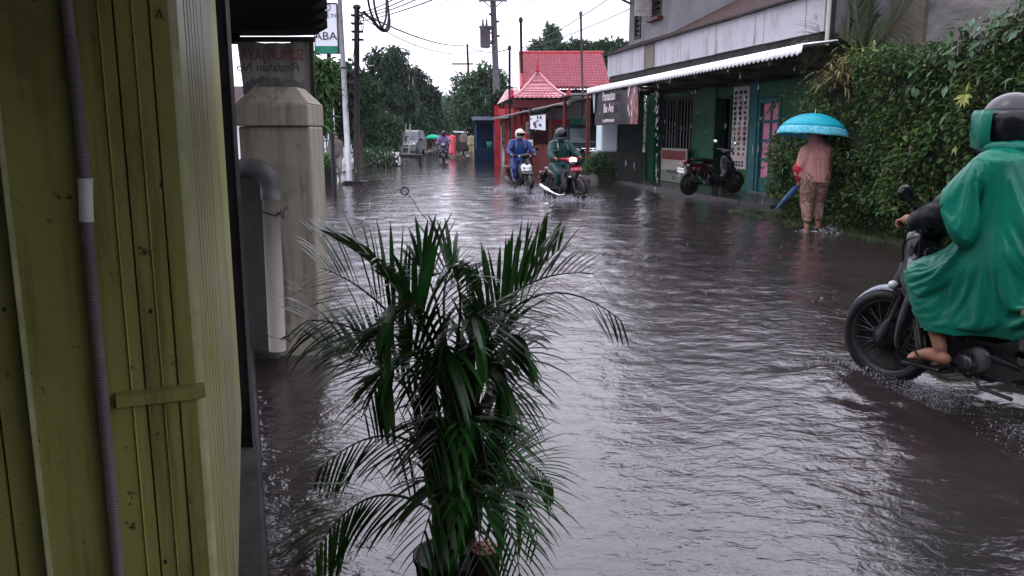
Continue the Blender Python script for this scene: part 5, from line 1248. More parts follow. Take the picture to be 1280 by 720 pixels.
# ================================================================== farther up the street, right side
# parked minivan
CV = V((2.62, 31.9, .02)); car = empty('parked_car', CV, rad(-90) + rad(8), 'charcoal minivan parked nose out beside the pale blue pillar', 'car')
def carsec():   # half-profile (x forward, z) and half-width
    return [(-1.95, .30, .66), (-1.98, .75, .80), (-1.90, 1.15, .80), (-1.75, 1.72, .66), (-1.2, 1.80, .66), (.55, 1.79, .67), (.95, 1.66, .70), (1.62, 1.10, .80), (1.95, .98, .80), (2.08, .80, .78), (2.10, .45, .76), (2.02, .28, .70)]
mb = MB(); sec = carsec(); rows = []
for (x, z, w_) in sec: rows.append([(x, y, z) for y in (-w_, -w_ * .85, -w_ * .4, 0, w_ * .4, w_ * .85, w_)])
mb.sheet(rows)
for s_ in (-1, 1):
    n = len(sec); mb.add([(x, s_ * w_, z) for x, z, w_ in sec], [tuple(range(n))])
    mb.prism([(-1.9, s_ * .80, .5), (1.9, s_ * .80, .5), (1.9, s_ * .81, .98), (-1.9, s_ * .81, 1.05)], (0, s_ * .03, 0))
body_ = mb.build('body', m_car, car)
def onface(a, b_, fx, m, name, off=.012):   # panel lying on the sloped face between two stations
    (x0, z0_, w0), (x1, z1_, w1) = sec[a], sec[b_]; d = V((x1 - x0, 0, z1_ - z0_)); nrm = V((-(z1_ - z0_), 0, x1 - x0)).normalized() * (-off)
    if nrm.x < 0: nrm = -nrm
    q = MB(); q.add([V((x0, -w0 * fx, z0_)) + d * .06 + nrm, V((x0, w0 * fx, z0_)) + d * .06 + nrm, V((x1, w1 * fx, z1_)) - d * .04 + nrm, V((x1, -w1 * fx, z1_)) - d * .04 + nrm], [(0, 1, 2, 3)]); return solid(q.build(name, m, car), .008)
onface(6, 7, .90, m_glass, 'windscreen')
for s_ in (-1, 1):
    mb = MB(); mb.prism([(1.25, s_ * .79, 1.12), (.70, s_ * .72, 1.66), (-1.3, s_ * .70, 1.66), (-1.6, s_ * .79, 1.12)], (0, s_ * .02, 0)); mb.build('side_window', m_glass, car)
    mb = MB(); mb.ell((2.02, s_ * .60, .86), (.09, .16, .085), (0, 0, s_ * -.3), 16, 8); mb.build('headlight', m_lens, car, True)
    mb = MB(); mb.ell((1.05, s_ * .93, 1.18), (.06, .10, .075), n=12, m=8); mb.build('mirror', m_bike, car, True)
    for x in (-1.25, 1.35):
        mb = MB(); mb.torus((x, s_ * .72, .30), .23, .075, n=28, m=8, sq=1.2); wl = mb.build('wheel', m_black, car, True)
        mb = MB(); mb.lathe([(.19, -.06), (.19, .06), (.05, .075), (0, .075)], (x, s_ * .72, .30), 20, 'y'); mb.build('rim', m_rim, wl, True)
mb = MB()
for z in (.84, .93): mb.tube([(2.105, -.42, z + .0), (2.125, 0, z), (2.105, .42, z)], .016, 6)
for s_ in (-1, 1): mb.tube([(2.105, s_ * .42, .93), (2.10, s_ * .36, .84)], .016, 6)
gr_ = mb.build('grille', m_chrome, car)
mb = MB(); mb.box(2.085, 2.10, -.40, .40, .84, .93); mb.build('grille_mesh', m_black, gr_)
mb = MB()
for pts in ([(2.13, .045, .92), (2.13, -.03, .92), (2.13, -.045, .895), (2.13, .045, .875), (2.13, .03, .85), (2.13, -.045, .85)],): mb.tube(pts, .013, 6)
mb.build('emblem', m_chrome, gr_)
mb = MB(); mb.box(2.03, 2.14, -.74, .74, .40, .60); bevel(mb.build('bumper', m_car, car), .03)
mb = MB(); mb.box(2.143, 2.15, -.22, .22, .46, .56); pl_ = mb.build('number_plate', m_plate, car)
for s_ in (-1, 1):
    mb = MB(); mb.tube([(1.66, s_ * .1 + .15, 1.13), (1.30, s_ * .42 + .1, 1.42)], .009, 5); mb.build('wiper', m_black, car)
# foliage helper
def crown(name, blobs, n, ls, m, parent, droop=-.3, core=True, aspect=.42, coremat=None):
    q = MB(); tot = sum(b_[1][0] * b_[1][2] for b_ in blobs)
    for c, r_ in blobs:
        k_ = int(n * r_[0] * r_[2] / tot)
        for _ in range(k_):
            d = rdir(); rr_ = (.55 + .5 * R.random() ** .6)
            p = V(c) + V((d.x * r_[0], d.y * r_[1], d.z * r_[2])) * rr_
            p += V((noise.noise(p * 1.1), noise.noise(p * 1.1 + V((9, 0, 0))), noise.noise(p * 1.1 + V((0, 9, 0))))) * .35 * r_[0]
            if noise.noise(p * (1.5 / max(r_[0], .4))) < -.25: continue
            ld = (d * .6 + rdir() * .8 + V((0, 0, droop))).normalized()
            q.leaf(p, ld, V((0, 0, 1)) + rdir() * .9, ls * R.uniform(.6, 1.35), ls * aspect)
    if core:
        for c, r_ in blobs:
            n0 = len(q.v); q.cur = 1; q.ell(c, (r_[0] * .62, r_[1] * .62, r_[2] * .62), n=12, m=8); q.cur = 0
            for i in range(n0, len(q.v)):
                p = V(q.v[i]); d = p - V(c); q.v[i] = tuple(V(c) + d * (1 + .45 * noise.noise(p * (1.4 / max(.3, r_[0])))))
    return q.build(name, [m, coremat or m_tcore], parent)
def bl(lst, Y, k=1.0):     # pixel blobs (px, py, r px, dY) -> world ellipsoids
    out = []
    for b_ in lst:
        px, py, r_ = b_[:3]; dy = b_[3] if len(b_) > 3 else 0; asp = b_[4] if len(b_) > 4 else 1
        y = Y + dy; rr_ = r_ / F * y; out.append((at(px, py, y), (rr_, rr_ * 1.0, rr_ * asp)))
    return out
def tree(label, lst, Y, trunk, n, ls, m, cat='tree', group=None, droop=-.3, core=True, name='broadleaf_tree', aspect=.42, tr=.12, z0=0):
    t = empty(name, (0, 0, 0), 0, label, cat, group); B = bl(lst, Y)
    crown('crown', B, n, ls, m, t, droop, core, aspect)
    bx = at(trunk[0], 300, Y).x; mb = MB(); topc = B[0][0]
    mb.tube([(bx, Y, z0 - .2), (bx + .03 * tr, Y, topc.z * .35), (bx * .5 + topc.x * .5, Y, topc.z * .7), (topc.x, topc.y, topc.z)], [tr, tr * .85, tr * .7, tr * .35], 8)
    for c, r_ in B[1:9]: mb.tube([(bx * .6 + topc.x * .4, Y, topc.z * .55), V(c) * .6 + V((bx, Y, topc.z * .6)) * .4, c], [tr * .45, tr * .3, tr * .15], 6)
    mb.build('trunk', m_bark, t, True); return t
# bush in front of the car
b_ = tree('dark leafy bush growing before the pale pillar plinth', [(750, 205, 12), (738, 211, 9), (760, 212, 9), (748, 196, 7), (742, 203, 9, -.2)], 25.2, (750,), 1500, .10, m_leafy, 'bush', None, -.1, True, 'bush', .4, .03)

# red tiled pavilion
pv = empty('red_pavilion', (0, 0, 0), 0, 'red painted pavilion with bright pink red tiled roofs and slim finials', 'pavilion')
def tiled(name, a0, a1, b0, b1, nrow, ncol, m, parent, th=.05, amp=.022):
    """courses of roof tile between eave a0-a1 and ridge b0-b1"""
    a0, a1, b0, b1 = map(V, (a0, a1, b0, b1)); q = MB(); rows = []
    nrm = (a1 - a0).cross(b0 - a0).normalized()
    if nrm.z < 0: nrm = -nrm
    k = ncol * 6
    for j in range(nrow):
        for t, lift in ((max(0, (j - .3) / nrow), th), ((j + 1) / nrow, th * .18), ((j + .72) / nrow, -.02)):
            l_, r_ = a0.lerp(b0, t), a1.lerp(b1, t)
            rows.append([l_.lerp(r_, i / k) + nrm * (lift + amp * math.sin(i / 6 * 6.283)) for i in range(k + 1)])
    q.sheet(rows); return q.build(name, m, parent)
e0, e1 = at(652, 113, 37.0), at(756, 113, 37.0); e1.x += .3; zr0 = at(655, 68, 41.5)
r0, r1 = V((e0.x, 41.5, zr0.z)), V((e1.x, 41.5, zr0.z))
tiled('main_roof', e0, e1, r0, r1, 14, 26, m_tilered, pv, .17, .02)
mb = MB(); mb.tube([r0 + V((-.1, 0, .06)), r1 + V((.1, 0, .06))], .10, 8); mb.tube([e0 + V((0, 0, .08)), r0 + V((0, 0, .08))], .09, 8); mb.build('ridge', m_red, pv, True)
mb = MB(); mb.prism([e0 + V((.05, .3, -.05)), r0 + V((.05, 0, -.08)), V((r0.x + .05, 46, e0.z - .05))], (.12, 0, 0)); mb.build('gable', m_dark, pv)
# small hipped porch roof
hy = 35.2; c0, c1 = at(640, 123, hy - .6), at(711, 122, hy - .6); apx = at(672, 91, hy + .7)
c2, c3 = V((c1.x, hy + 2, c1.z)), V((c0.x, hy + 2, c0.z))
for n_, (a, b2) in enumerate(((c0, c1), (c3, c0), (c1, c2), (c2, c3))):
    mid = a.lerp(b2, .5); 
    for seg, (t0, t1) in enumerate(((0, .35), (.35, .7), (.7, 1))):     # bell-cast slope
        f_ = lambda t: t ** 1.0
        zc = lambda t: c0.z + (apx.z - c0.z) * (t ** 1.35)
        p0 = a.lerp(apx, t0); p0.z = zc(t0); p1 = b2.lerp(apx, t0); p1.z = zc(t0); p2 = a.lerp(apx, t1); p2.z = zc(t1); p3 = b2.lerp(apx, t1); p3.z = zc(t1)
        tiled('porch_roof', p0, p1, p2 if t1 < 1 else apx + V((-.01, 0, 0)), p3 if t1 < 1 else apx + V((.01, 0, 0)), 3 if seg < 2 else 2, 12, m_tilered, pv, .045, .016)
mb = MB()
for c in (c0, c1, c2, c3):
    pts = [c.lerp(apx, t) for t in (0, .35, .7, 1)]
    for p, t in zip(pts, (0, .35, .7, 1)): p.z = c0.z + (apx.z - c0.z) * t ** 1.35 + .05
    mb.tube(pts, .06, 6)
mb.build('hip_ridge', m_tilered, pv, True)
for c, h_ in ((c0, .42), (c1, .42), (apx, .62)):
    mb = MB(); mb.lathe([(.10, 0), (.10, .12), (.06, .15), (.085, .26), (.05, .34), (.03, h_ - .06), (0, h_)], c, 10); mb.build('finial', m_red, pv, True)
mb = MB(); mb.prism([c0 + V((.1, .1, -.06)), c1 + V((-.1, .1, -.06)), c2 + V((-.1, -.1, -.06)), c3 + V((.1, -.1, -.06))], (0, 0, -.32)); mb.build('eave_board', m_redd, pv)
# lower left roof wing
w0, w1 = at(622, 131, 38.2), at(646, 120, 36.0); w2, w3 = at(634, 112, 39.2), at(648, 110, 37.4)
tiled('wing_roof', w0, w1, w2, w3, 5, 8, m_tilered, pv, .045, .016)
# posts and rear wall
for px, Y, w_, py in ((622, 38.4, .14, 207), (634, 37.4, .10, 209), (644, 36.6, .07, 200), (652, 36.0, .07, 200), (659, 35.4, .07, 200)):
    p = at(px, py, Y); mb = MB(); mb.box(p.x - w_, p.x + w_, Y - w_, Y + w_, -.2, 2.75); mb.build('post', m_red, pv)
mb = MB(); p, p2 = at(622, 150, 38.4), at(662, 150, 35.2); mb.prism([p + V((-.1, 0, .2)), p2 + V((0, 0, .2)), p2 + V((0, 0, .5)), p + V((-.1, 0, .5))], (.06, .1, 0)); mb.build('lintel', m_red, pv)
mb = MB(); mb.prism([V((p.x + .3, 40.2, -.2)), V((p2.x + 3.2, 36.8, -.2)), V((p2.x + 3.2, 36.8, 2.9)), V((p.x + .3, 40.2, 2.9))], (.05, .12, 0)); mb.build('rear_wall', m_redd, pv)
mb = MB(); mb.box(e0.x + .2, e1.x, 38.2, 38.4, -.2, 3.45); mb.build('wall', m_redd, pv)
for i, px in enumerate((637, 647, 655)):
    p = at(px, 178, 36.9 - .5 * i); mb = MB(); mb.box(p.x - .055, p.x + .055, p.y - .03, p.y, p.z - .45, p.z + .5); mb.build('white_strip', m_pinkdr if i else m_white, pv)
# tarpaulin lean-to
tp_ = empty('tarpaulin_awning', (0, 0, 0), 0, 'sagging black tarpaulin awning on bamboo poles before the red pavilion', 'awning')
t0, t1 = at(618, 148, 37.2), at(738, 121, 29.0); mb = MB(); rows = []
for j in range(5):
    rows.append([t0.lerp(t1, i / 16) + V((.55, .35, .14)) * j + V((0, 0, -.10 * math.sin(math.pi * ((i / 16 * 3) % 1)) * (1 if j in (0, 1) else .5))) for i in range(17)])
mb.sheet(rows); solid(mb.build('sheet', m_steel, tp_, True), .01)
mb = MB(); mb.tube([t0, t1], .035, 6); mb.build('edge_pole', m_lgrey, tp_)
for px, Y in ((663, 33.5), (706, 30.7), (735, 29.1)):
    p = at(px, 150, Y); mb = MB(); mb.tube([(p.x, Y, -.2), (p.x, Y, t0.lerp(t1, (Y - 37.2) / (29 - 37.2)).z + .1)], .055 if px < 700 else .07, 8); mb.build('support_pole', m_redd if px > 700 else m_wood, tp_)
# stall booth and posters
bo = empty('stall_booth', (0, 0, 0), 0, 'dark brown red wooden stall booth with an open hatch behind the two riders', 'stall')
a, b2 = at(666, 190, 33.6), at(688, 190, 32.6)
mb = MB(); mb.prism([(a.x, 33.6, -.2), (b2.x, 32.6, -.2), (b2.x + .25, 33.8, -.2), (a.x + .25, 34.8, -.2)], (0, 0, 1.25)); mb.build('counter', m_redd, bo)
mb = MB(); mb.prism([(a.x, 33.6, 2.05), (b2.x, 32.6, 2.05), (b2.x + .25, 33.8, 2.05), (a.x + .25, 34.8, 2.05)], (0, 0, .45)); mb.build('head_panel', m_wood, bo)
mb = MB()
for p in (a, b2): mb.box(p.x - .05, p.x + .05, p.y - .05, p.y + .05, 1.05, 2.05)
mb.build('corner_post', m_wood, bo)
pst = empty('paper_poster', (0, 0, 0), 0, 'pale paper posters with dark drawings pinned beside the stall booth', 'poster')
a, b2 = at(663, 145, 33.4), at(682, 143, 32.5); a2, b3 = at(663, 161, 33.4), at(682, 163, 32.5)
mb = MB(); mb.add([a, b2, b3, a2], [(0, 1, 2, 3)]); solid(mb.build('sheet', m_signw, pst), .01)
for k in range(9):
    mb = MB(); u, v_ = R.uniform(.08, .85), R.uniform(.1, .85); c = a.lerp(b2, u).lerp(a2.lerp(b3, u), v_) + V((-.03, -.05, 0)); r_ = R.uniform(.03, .08)
    mb.add([c + V((r_ * math.cos(t) * R.uniform(.5, 1.3), -.003 * k, r_ * math.sin(t) * R.uniform(.5, 1.5))) for t in (0, 1, 2, 3, 4, 5)], [tuple(range(6))]); mb.build('drawing', m_inkg, pst)
for nm_, (px, py, w_, h_, Y, m, lb_) in {'p1': (663, 182, 6, 14, 33.2, m_signw, 'small white poster with a grey sketch low on the booth side'), 'p2': (660, 160, 5, 14, 34.4, m_lgrey, 'narrow grey notice on the red post')}.items():
    c = at(px, py, Y); ww, hh = w_ / F * Y / 2, h_ / F * Y / 2; t_ = empty('paper_poster', (0, 0, 0), 0, lb_, 'poster')
    mb = MB(); mb.box(c.x - ww, c.x + ww, Y - .02, Y, c.z - hh, c.z + hh); mb.build('sheet', m, t_)
    mb = MB(); mb.box(c.x - ww * .6, c.x + ww * .5, Y - .03, Y - .021, c.z - hh * .6, c.z - hh * .1); mb.box(c.x - ww * .3, c.x + ww * .6, Y - .03, Y - .021, c.z + .02, c.z + hh * .6); mb.build('drawing', m_inkg, t_)
# back wall with red and green bands seen beyond the car
bk = empty('rear_shop_front', (0, 0, 0), 0, 'white shop front with red and green bands behind the charcoal minivan', 'shop')
a, b2 = at(686, 140, 35.9), at(748, 140, 35.9)
for nm_, m, z0_, z1_, x0, x1 in (('wall', m_lgrey, -.2, 3.2, a.x, b2.x + 1), ('red_band', m_red, at(0, 177, 35.8).z, at(0, 149, 35.8).z, a.x, at(712, 140, 35.8).x), ('green_band', m_signgreen, at(0, 156, 35.8).z, at(0, 148, 35.8).z, at(713, 140, 35.8).x, b2.x), ('dark_opening', m_dark, 0, at(0, 158, 35.8).z, at(713, 140, 35.8).x, b2.x + .9)):
    mb = MB(); y_ = 35.9 if nm_ == 'wall' else 35.86; mb.box(x0, x1, y_, 36.0 if nm_ == 'wall' else 35.897, z0_, z1_); mb.build(nm_, m, bk)
cr_ = MB(); cr_.prism([(1.9, 29.4, 2.75), (4.4, 29.0, 2.8), (4.4, 35.8, 3.05), (2.1, 35.8, 3.05)], (0, 0, .05)); tag(cr_.build('car_shade_roof', m_steel), 'dark flat roof added to keep sky light off the charcoal minivan', 'roof')  # roof added over the car to hide it from sky light
mb = MB(); p = at(742, 150, 30.5); mb.box(p.x - .15, p.x + .5, 30.4, 32, -.2, 3.0); tag(mb.build('dark_screen', m_dark), 'dark screen between the minivan and the pale blue pillar', 'screen')
# thin masts
for (px, py, px2, py2, Y, r_, lb_) in ((637, 60, 637, 150, 36.2, .05, 'dark slim pole before the small tiled porch roof'), (651, 25, 653, 75, 38.6, .06, 'tall thin mast rising at the left end of the big red roof'), (726, 17, 729, 112, 33.0, .045, 'tall thin mast with a cap crossing the big red roof')):
    a, b2 = at(px, py, Y), at(px2, py2, Y); b2.z = min(b2.z, 2.5); mb = MB(); mb.tube([V((b2.x, Y, -.2)), b2, a], r_, 8); mb.ell(a, (r_ * 1.7, r_ * 1.7, r_ * 2.4), n=8, m=6)
    tag(mb.build('mast', m_poled if px != 726 else m_pole, smooth=True), lb_, 'pole')
# blue kiosk
kq = empty('blue_kiosk', (at(606, 190, 41).x, 41, 0), rad(4), 'dark blue wooden kiosk with a pale bucket on its counter', 'kiosk')
mb = MB(); mb.box(-.50, .50, .0, 1.2, -.1, .75); mb.build('counter', m_blue, kq)
mb = MB(); mb.box(-.55, .55, -.25, 1.25, 2.0, 2.08); mb.prism([(-.62, -.4, 2.1), (.62, -.4, 2.1), (.62, 1.3, 2.3), (-.62, 1.3, 2.3)], (0, 0, .04)); mb.build('roof', m_blue, kq)
for x in (-.48, .42):
    mb = MB(); mb.box(x, x + .07, .0, .07, .75, 2.0); mb.build('post', mat('kiosk_post%d' % (x > 0), (.05, .12, .24), (.07, .16, .3), 5, .5), kq)
mb = MB(); mb.box(-.5, .5, 1.0, 1.2, .75, 2.0); mb.build('back_board', m_blue, kq)
mb = MB(); mb.lathe([(.10, .77), (.13, 1.10), (0, 1.10)], (.22, .12, 0), 16); tag(mb.build('bucket', m_signgreen, None, True), 'pale green bucket standing on the blue kiosk counter', 'bucket').matrix_world = Matrix.Translation((at(606, 190, 41).x, 41, 0))
bpy.data.objects['bucket'].location = (at(606, 190, 41).x, 41, 0)

# ================================================================== left side of the street
def pole(name, px0, py0, Yb, px1, py1, r0_, r1_, m, lb_, cat='utility pole', up=1.0):
    b2 = gnd(px0, py0); b2 = V((b2.x * Yb / b2.y, Yb, 0)) if Yb else b2; Y = b2.y
    a = at(px1, py1, Y); a = b2 + (a - b2) * up; t = empty(name, (0, 0, 0), 0, lb_, cat)
    mb = MB(); mb.tube([b2 - V((0, 0, .3)), b2.lerp(a, .35), b2.lerp(a, .36), a], [r0_, r0_ * .95, r0_ * .85, r1_], 12); mb.build('shaft', m, t, True); return t, b2, a
lpole, lb0, la = pole('lamp_pole', 437, 231, None, 424, -10, .085, .06, m_galv, 'slender pale grey lamp pole leaning slightly beside the flooded street', 'lamp pole', 1.25)
mb = MB(); mb.box(lb0.x - .2, lb0.x + .2, lb0.y - .2, lb0.y + .2, -.2, .10); bevel(mb.build('footing', m_conc, lpole), .02)
mb = MB(); mb.tube([lb0.lerp(la, .49), lb0.lerp(la, .497)], .095, 12); mb.build('collar', m_steel, lpole)
top = la; mb = MB(); mb.tube([top, top + V((.3, -.2, .3)), top + V((1.0, -.5, .4))], .03, 8); mb.ell(top + V((1.2, -.6, .40)), (.28, .12, .07), n=12, m=6); mb.build('lamp_head', m_galv, lpole, True)
dpole, d0, d1 = pole('utility_pole', 446, 231, None, 446, 9, .10, .075, m_poled, 'short black utility pole on a square footing with cables at its top')
mb = MB(); mb.box(d0.x - .32, d0.x + .32, d0.y - .25, d0.y + .25, -.2, .12); bevel(mb.build('footing', m_poled, dpole), .02)
mb = MB()
for k in range(4): mb.box(d1.x - .16, d1.x + .16, d1.y - .12, d1.y + .05, d1.z - .25 - k * .22, d1.z - .2 - k * .22)
mb.box(d1.x - .02, d1.x + .02, d1.y - .14, d1.y - .10, d1.z - 1.0, d1.z); mb.ell(d1, (.12, .12, .08), n=10, m=6); mb.build('bracket', m_poled, dpole)
tpole, t0_, t1_ = pole('utility_pole', 624, 206, 46, 616, -6, .21, .15, m_pole, 'tall grey utility pole carrying a transformer and a crossarm', up=1.08)
def onp(py): f_ = (206 - py) / 212; return at(624 - 8 * f_, py, 46)
c = onp(1); mb = MB(); mb.box(c.x - .75, c.x + .75, 45.75, 45.87, c.z - .06, c.z + .06); mb.tube([c + V((-.5, -.2, -.05)), onp(12) + V((0, -.16, 0))], .03, 5); mb.tube([c + V((.5, -.2, -.05)), onp(12) + V((0, -.16, 0))], .03, 5); mb.build('crossarm', m_pole, tpole)
for x in (-.65, -.3, .3, .65):
    mb = MB(); mb.lathe([(.03, 0), (.06, .05), (.04, .1), (.06, .14), (0, .2)], (c.x + x, 45.81, c.z + .06), 8); mb.build('insulator', m_galv, tpole, True)
tc_ = at(606.5, 46, 45.6); h_ = 12.5 / F * 45.6
mb = MB(); mb.lathe([(.0, -h_), (.25, -h_), (.27, -h_ + .05), (.28, h_ - .12), (.33, h_ - .10), (.33, h_), (0, h_ + .04)], tc_, 20); tb_ = mb.build('transformer', m_pole, tpole, True)
mb = MB()
for x in (-.12, .08): mb.lathe([(.05, h_), (.07, h_ + .1), (.04, h_ + .18), (.06, h_ + .24), (0, h_ + .42)], tc_ + V((x, 0, 0)), 8)
mb.build('bushing', m_steel, tb_, True)
mb = MB()
for dz in (-.2, .22): mb.tube([tc_ + V((.2, .1, dz)), (onp(50).x, 46, tc_.z + dz)], .04, 6)
mb.build('mount', m_steel, tpole)
mb = MB()
for k in range(5): p = onp(18 + k * 9); mb.box(p.x - .26 + .42 * (k % 2), p.x - .12 + .42 * (k % 2), 45.9, 46.05, p.z - .05, p.z + .05)
mb.build('fitting', m_steel, tpole)
spole, q0_, q1_ = pole('utility_pole', 590, 200, 60, 584, 55, .10, .07, m_poled, 'leaning wooden pole between the far trees and the transformer', 'utility pole')
mb = MB(); p = at(583, 96, 60); mb.box(p.x - .9, p.x + .4, 59.9, 60, p.z - .05, p.z + .05); p = at(581, 80, 60); mb.box(p.x - .9, p.x + .6, 59.9, 60, p.z - .05, p.z + .05); mb.build('crossarm', m_poled, spole)
# health shop sign
sgn = empty('shop_sign', (0, 0, 0), 0, 'pale upright shop sign reading HEALTH and ABA with a green base band', 'sign')
Ys = 19.5; s0_, s1_ = at(392, 5, Ys), at(422.5, 67, Ys); w2 = (s1_.x - s0_.x); zt2, zb4 = at(410, 5, Ys).z, at(410, 67, Ys).z; zg = at(410, 57.5, Ys).z
cx_ = (s0_.x + s1_.x) / 2
mb = MB(); mb.box(s0_.x, s1_.x, Ys, Ys + .12, zg, zt2); mb.build('panel', m_signw, sgn)
mb = MB(); mb.box(s0_.x, s1_.x, Ys - .002, Ys + .122, zb4, zg - .003); mb.build('green_band', m_signgreen, sgn)
mb = MB(); mb.box(s0_.x - .02, s0_.x - .001, Ys - .01, Ys + .13, zb4, zt2); mb.box(s1_.x + .001, s1_.x + .03, Ys - .01, Ys + .13, zb4, zt2); mb.box(s0_.x, s1_.x, Ys - .01, Ys + .13, zt2 + .001, zt2 + .03); mb.build('frame', m_steel, sgn)
X90 = Matrix.Rotation(rad(90), 4, 'X')
text('HEALTH', .105, m_inkd, Matrix.Translation((at(408.5, 20, Ys).x, Ys - .006, at(410, 20, Ys).z)) @ X90, sgn, sx=1.45)
text('ABA', .25, m_inkd, Matrix.Translation((at(407, 45, Ys).x, Ys - .006, at(410, 45.5, Ys).z)) @ X90, sgn, sx=1.12)
lc = at(405, 12.5, Ys); mb = MB()
mb.tube([lc + V((.085 * math.cos(t) * (1 + .1 * t), -.01, .075 * math.sin(t))) for t in [.6 + i * .35 for i in range(15)]], .014, 5); mb.tube([lc + V((.08 + .07 * math.cos(t), -.01, .06 + .07 * math.sin(t))) for t in [-2 + i * .4 for i in range(13)]], .009, 5); mb.build('logo', m_inkg, sgn)
mb = MB(); mb.tube([(cx_, Ys + .2, -.1), (cx_, Ys + .2, zt2 - .2)], .05, 8); mb.build('post', m_steel, sgn)
# house behind the left trees
lh = empty('white_house', (0, 0, 0), 0, 'white walled house with dark railings behind the left trees', 'house')
x0, x1 = at(372, 150, 27).x, at(414, 150, 27).x
mb = MB(); mb.box(x0 - 4, x1 - .15, 27, 28.2, -.1, 2.3); mb.build('wall', m_white, lh)
mb = MB(); mb.prism([(x0 - 4.5, 26.3, 2.25), (x1 - .1, 26.3, 2.25), (x1 - .1, 28.4, 2.95), (x0 - 4.5, 28.4, 2.95)], (0, 0, .1)); mb.build('roof', m_tile, lh)
rl = MB()
for px in range(392, 416, 4): p = at(px, 175, 26.2); rl.tube([(p.x, 26.2, .0), (p.x, 26.2, 1.9)], .018, 5)
for z in (.75, 1.25, 1.88): rl.tube([(x0, 26.2, z), (x1 + .2, 26.2, z)], .022, 5)
rl.build('railing', m_steel, lh)
mb = MB(); mb.box(x0, x1 + .3, 26.0, 26.15, -.2, .72); mb.build('low_wall', m_conc, lh)
# planter bush
pbx = gnd(399, 231); pbu = empty('planter_shrub', (0, 0, 0), 0, 'broad leafy shrub in a dark square planter beside the cream pillar', 'potted plant')
mb = MB(); q = at(400, 220, 23.4); mb.box(q.x - .42, q.x + .38, 23.1, 23.8, -.2, .55); bevel(mb.build('planter', m_black, pbu), .02)
crown('foliage', [(at(396, 207, 23.3), (.32, .3, .24)), (at(407, 206, 23.4), (.26, .3, .22)), (at(401, 199, 23.5), (.24, .25, .16))], 700, .16, m_leafy, pbu, 0, True)
# person standing near the pole
def far_person(px, pyf, h, label, top, legs, skin_face=False, az=180, hat=None, group='people along the far street', seated=False, Y=None, skirt=False):
    p = gnd(px, pyf) if Y is None else V((at(px, pyf, Y).x, Y, 0))
    t = empty('person', p, rad(90) - rad(az), label, 'person', group); k = h / 1.62
    def K(*a): return tuple(v * k for v in a)
    J = dict(pelvis=K(0, 0, .86), belly=K(0, 0, 1.0), chest=K(.01, 0, 1.18), neck=K(.02, 0, 1.36), head=K(.04, 0, 1.48), shl=K(0, .165, 1.29), ell=K(-.03, .22, 1.03), wrl=K(.08, .21, .84), hdl=K(.11, .20, .77),
             shr=K(0, -.165, 1.29), elr=K(-.03, -.22, 1.03), wrr=K(.10, -.2, .86), hdr=K(.13, -.19, .79), hipl=K(0, .09, .84), knl=K(.06, .10, .46), anl=K(.0, .10, .08), tol=K(.13, .11, .03), hipr=K(0, -.09, .84), knr=K(.02, -.10, .46), anr=K(-.12, -.10, .09), tor=K(.02, -.11, .03))
    human('body', t, J, .024 * k + .002, m_skin)
    e = [('c', K(.01, 0, 1.31), .14 * k, K(0, 0, .92), .175 * k)]
    for s_, q in ((1, 'l'), (-1, 'r')): e += [('c', K(.01, s_ * .12, 1.27), .09 * k, K(0, s_ * .06, .9), .13 * k), ('c', J['sh' + q], .075 * k, J['el' + q], .062 * k), ('c', J['el' + q], .06 * k, J['wr' + q], .045 * k)]
    if skirt: e += [('c', K(0, 0, .9), .17 * k, K(.0, .05, .40), .19 * k), ('c', K(0, 0, .9), .17 * k, K(.0, -.05, .40), .19 * k)]
    blob('coat', e, .022, top, t, 2, (.012, 9, (1, 1, .6)))
    e = []
    for q in 'lr': e += [('c', J['hip' + q], .12 * k, J['kn' + q], .085 * k), ('c', J['kn' + q], .085 * k, V(J['an' + q]) + V((0, 0, .1)), .062 * k)]
    blob('trousers', e, .022, legs, t, 2)
    mb = MB(); patch(mb, J['head'], (.112 * k, .095 * k, .130 * k), 50, 310, -35, 90, 14, 8); patch(mb, J['head'], (.112 * k, .095 * k, .130 * k), 0, 360, 25, 90, 14, 6); solid(mb.build('hair' if hat is None else 'hood', hat or m_hair, t, True), .012)
    return t, p
far_person(421, 226, 1.5, 'dim figure in dark grey rain clothes standing by the lamp pole', m_greycl, m_lgrey, az=150, hat=m_hair, group='people by the left verge')
# gerobak table with bundles and ladder
gb = gnd(512, 207); tb2 = empty('low_table', (gb.x, gb.y, 0), rad(2), 'low dark wooden table standing in the flood on the left verge', 'table')
mb = MB(); mb.box(-.66, .62, -.3, .5, .36, .52); bevel(mb.build('tabletop', m_poled, tb2), .02)
for x in (-.56, .50):
    for y_ in (-.24, .42):
        mb = MB(); mb.box(x - .045, x + .045, y_ - .045, y_ + .045, -.2, .358); mb.build('leg', m_poled, tb2)
m_silver = mat('silver_car_paint', (.20, .215, .225), rough=.4, coat=.3, toned=.4)
def copy_tree(o, parent=None):
    c = o.copy(); COL.objects.link(c); c.parent = parent
    for ch in list(o.children): copy_tree(ch, c)
    return c
fc = copy_tree(car); fcp = at(513, 190, 56.5); fc.location = (fcp.x, 56.5, -.05); fc.rotation_euler.z = rad(-90) + rad(-3); fc['label'] = 'silver grey minivan far up the left side behind the low table'
for ch in fc.children:
    if ch.name.startswith(('body', 'bumper')): ch.data = ch.data.copy(); ch.data.materials.clear(); ch.data.materials.append(m_silver)
ld = empty('wooden_ladder', (gb.x, gb.y, 0), 0, 'narrow pale wooden ladder propped up behind the low table', 'ladder')
l0, l1, l2, l3 = V((-.52, .55, .0)), V((-.28, 1.25, 1.95)), V((-.12, .55, .0)), V((-.08, 1.25, 1.95))
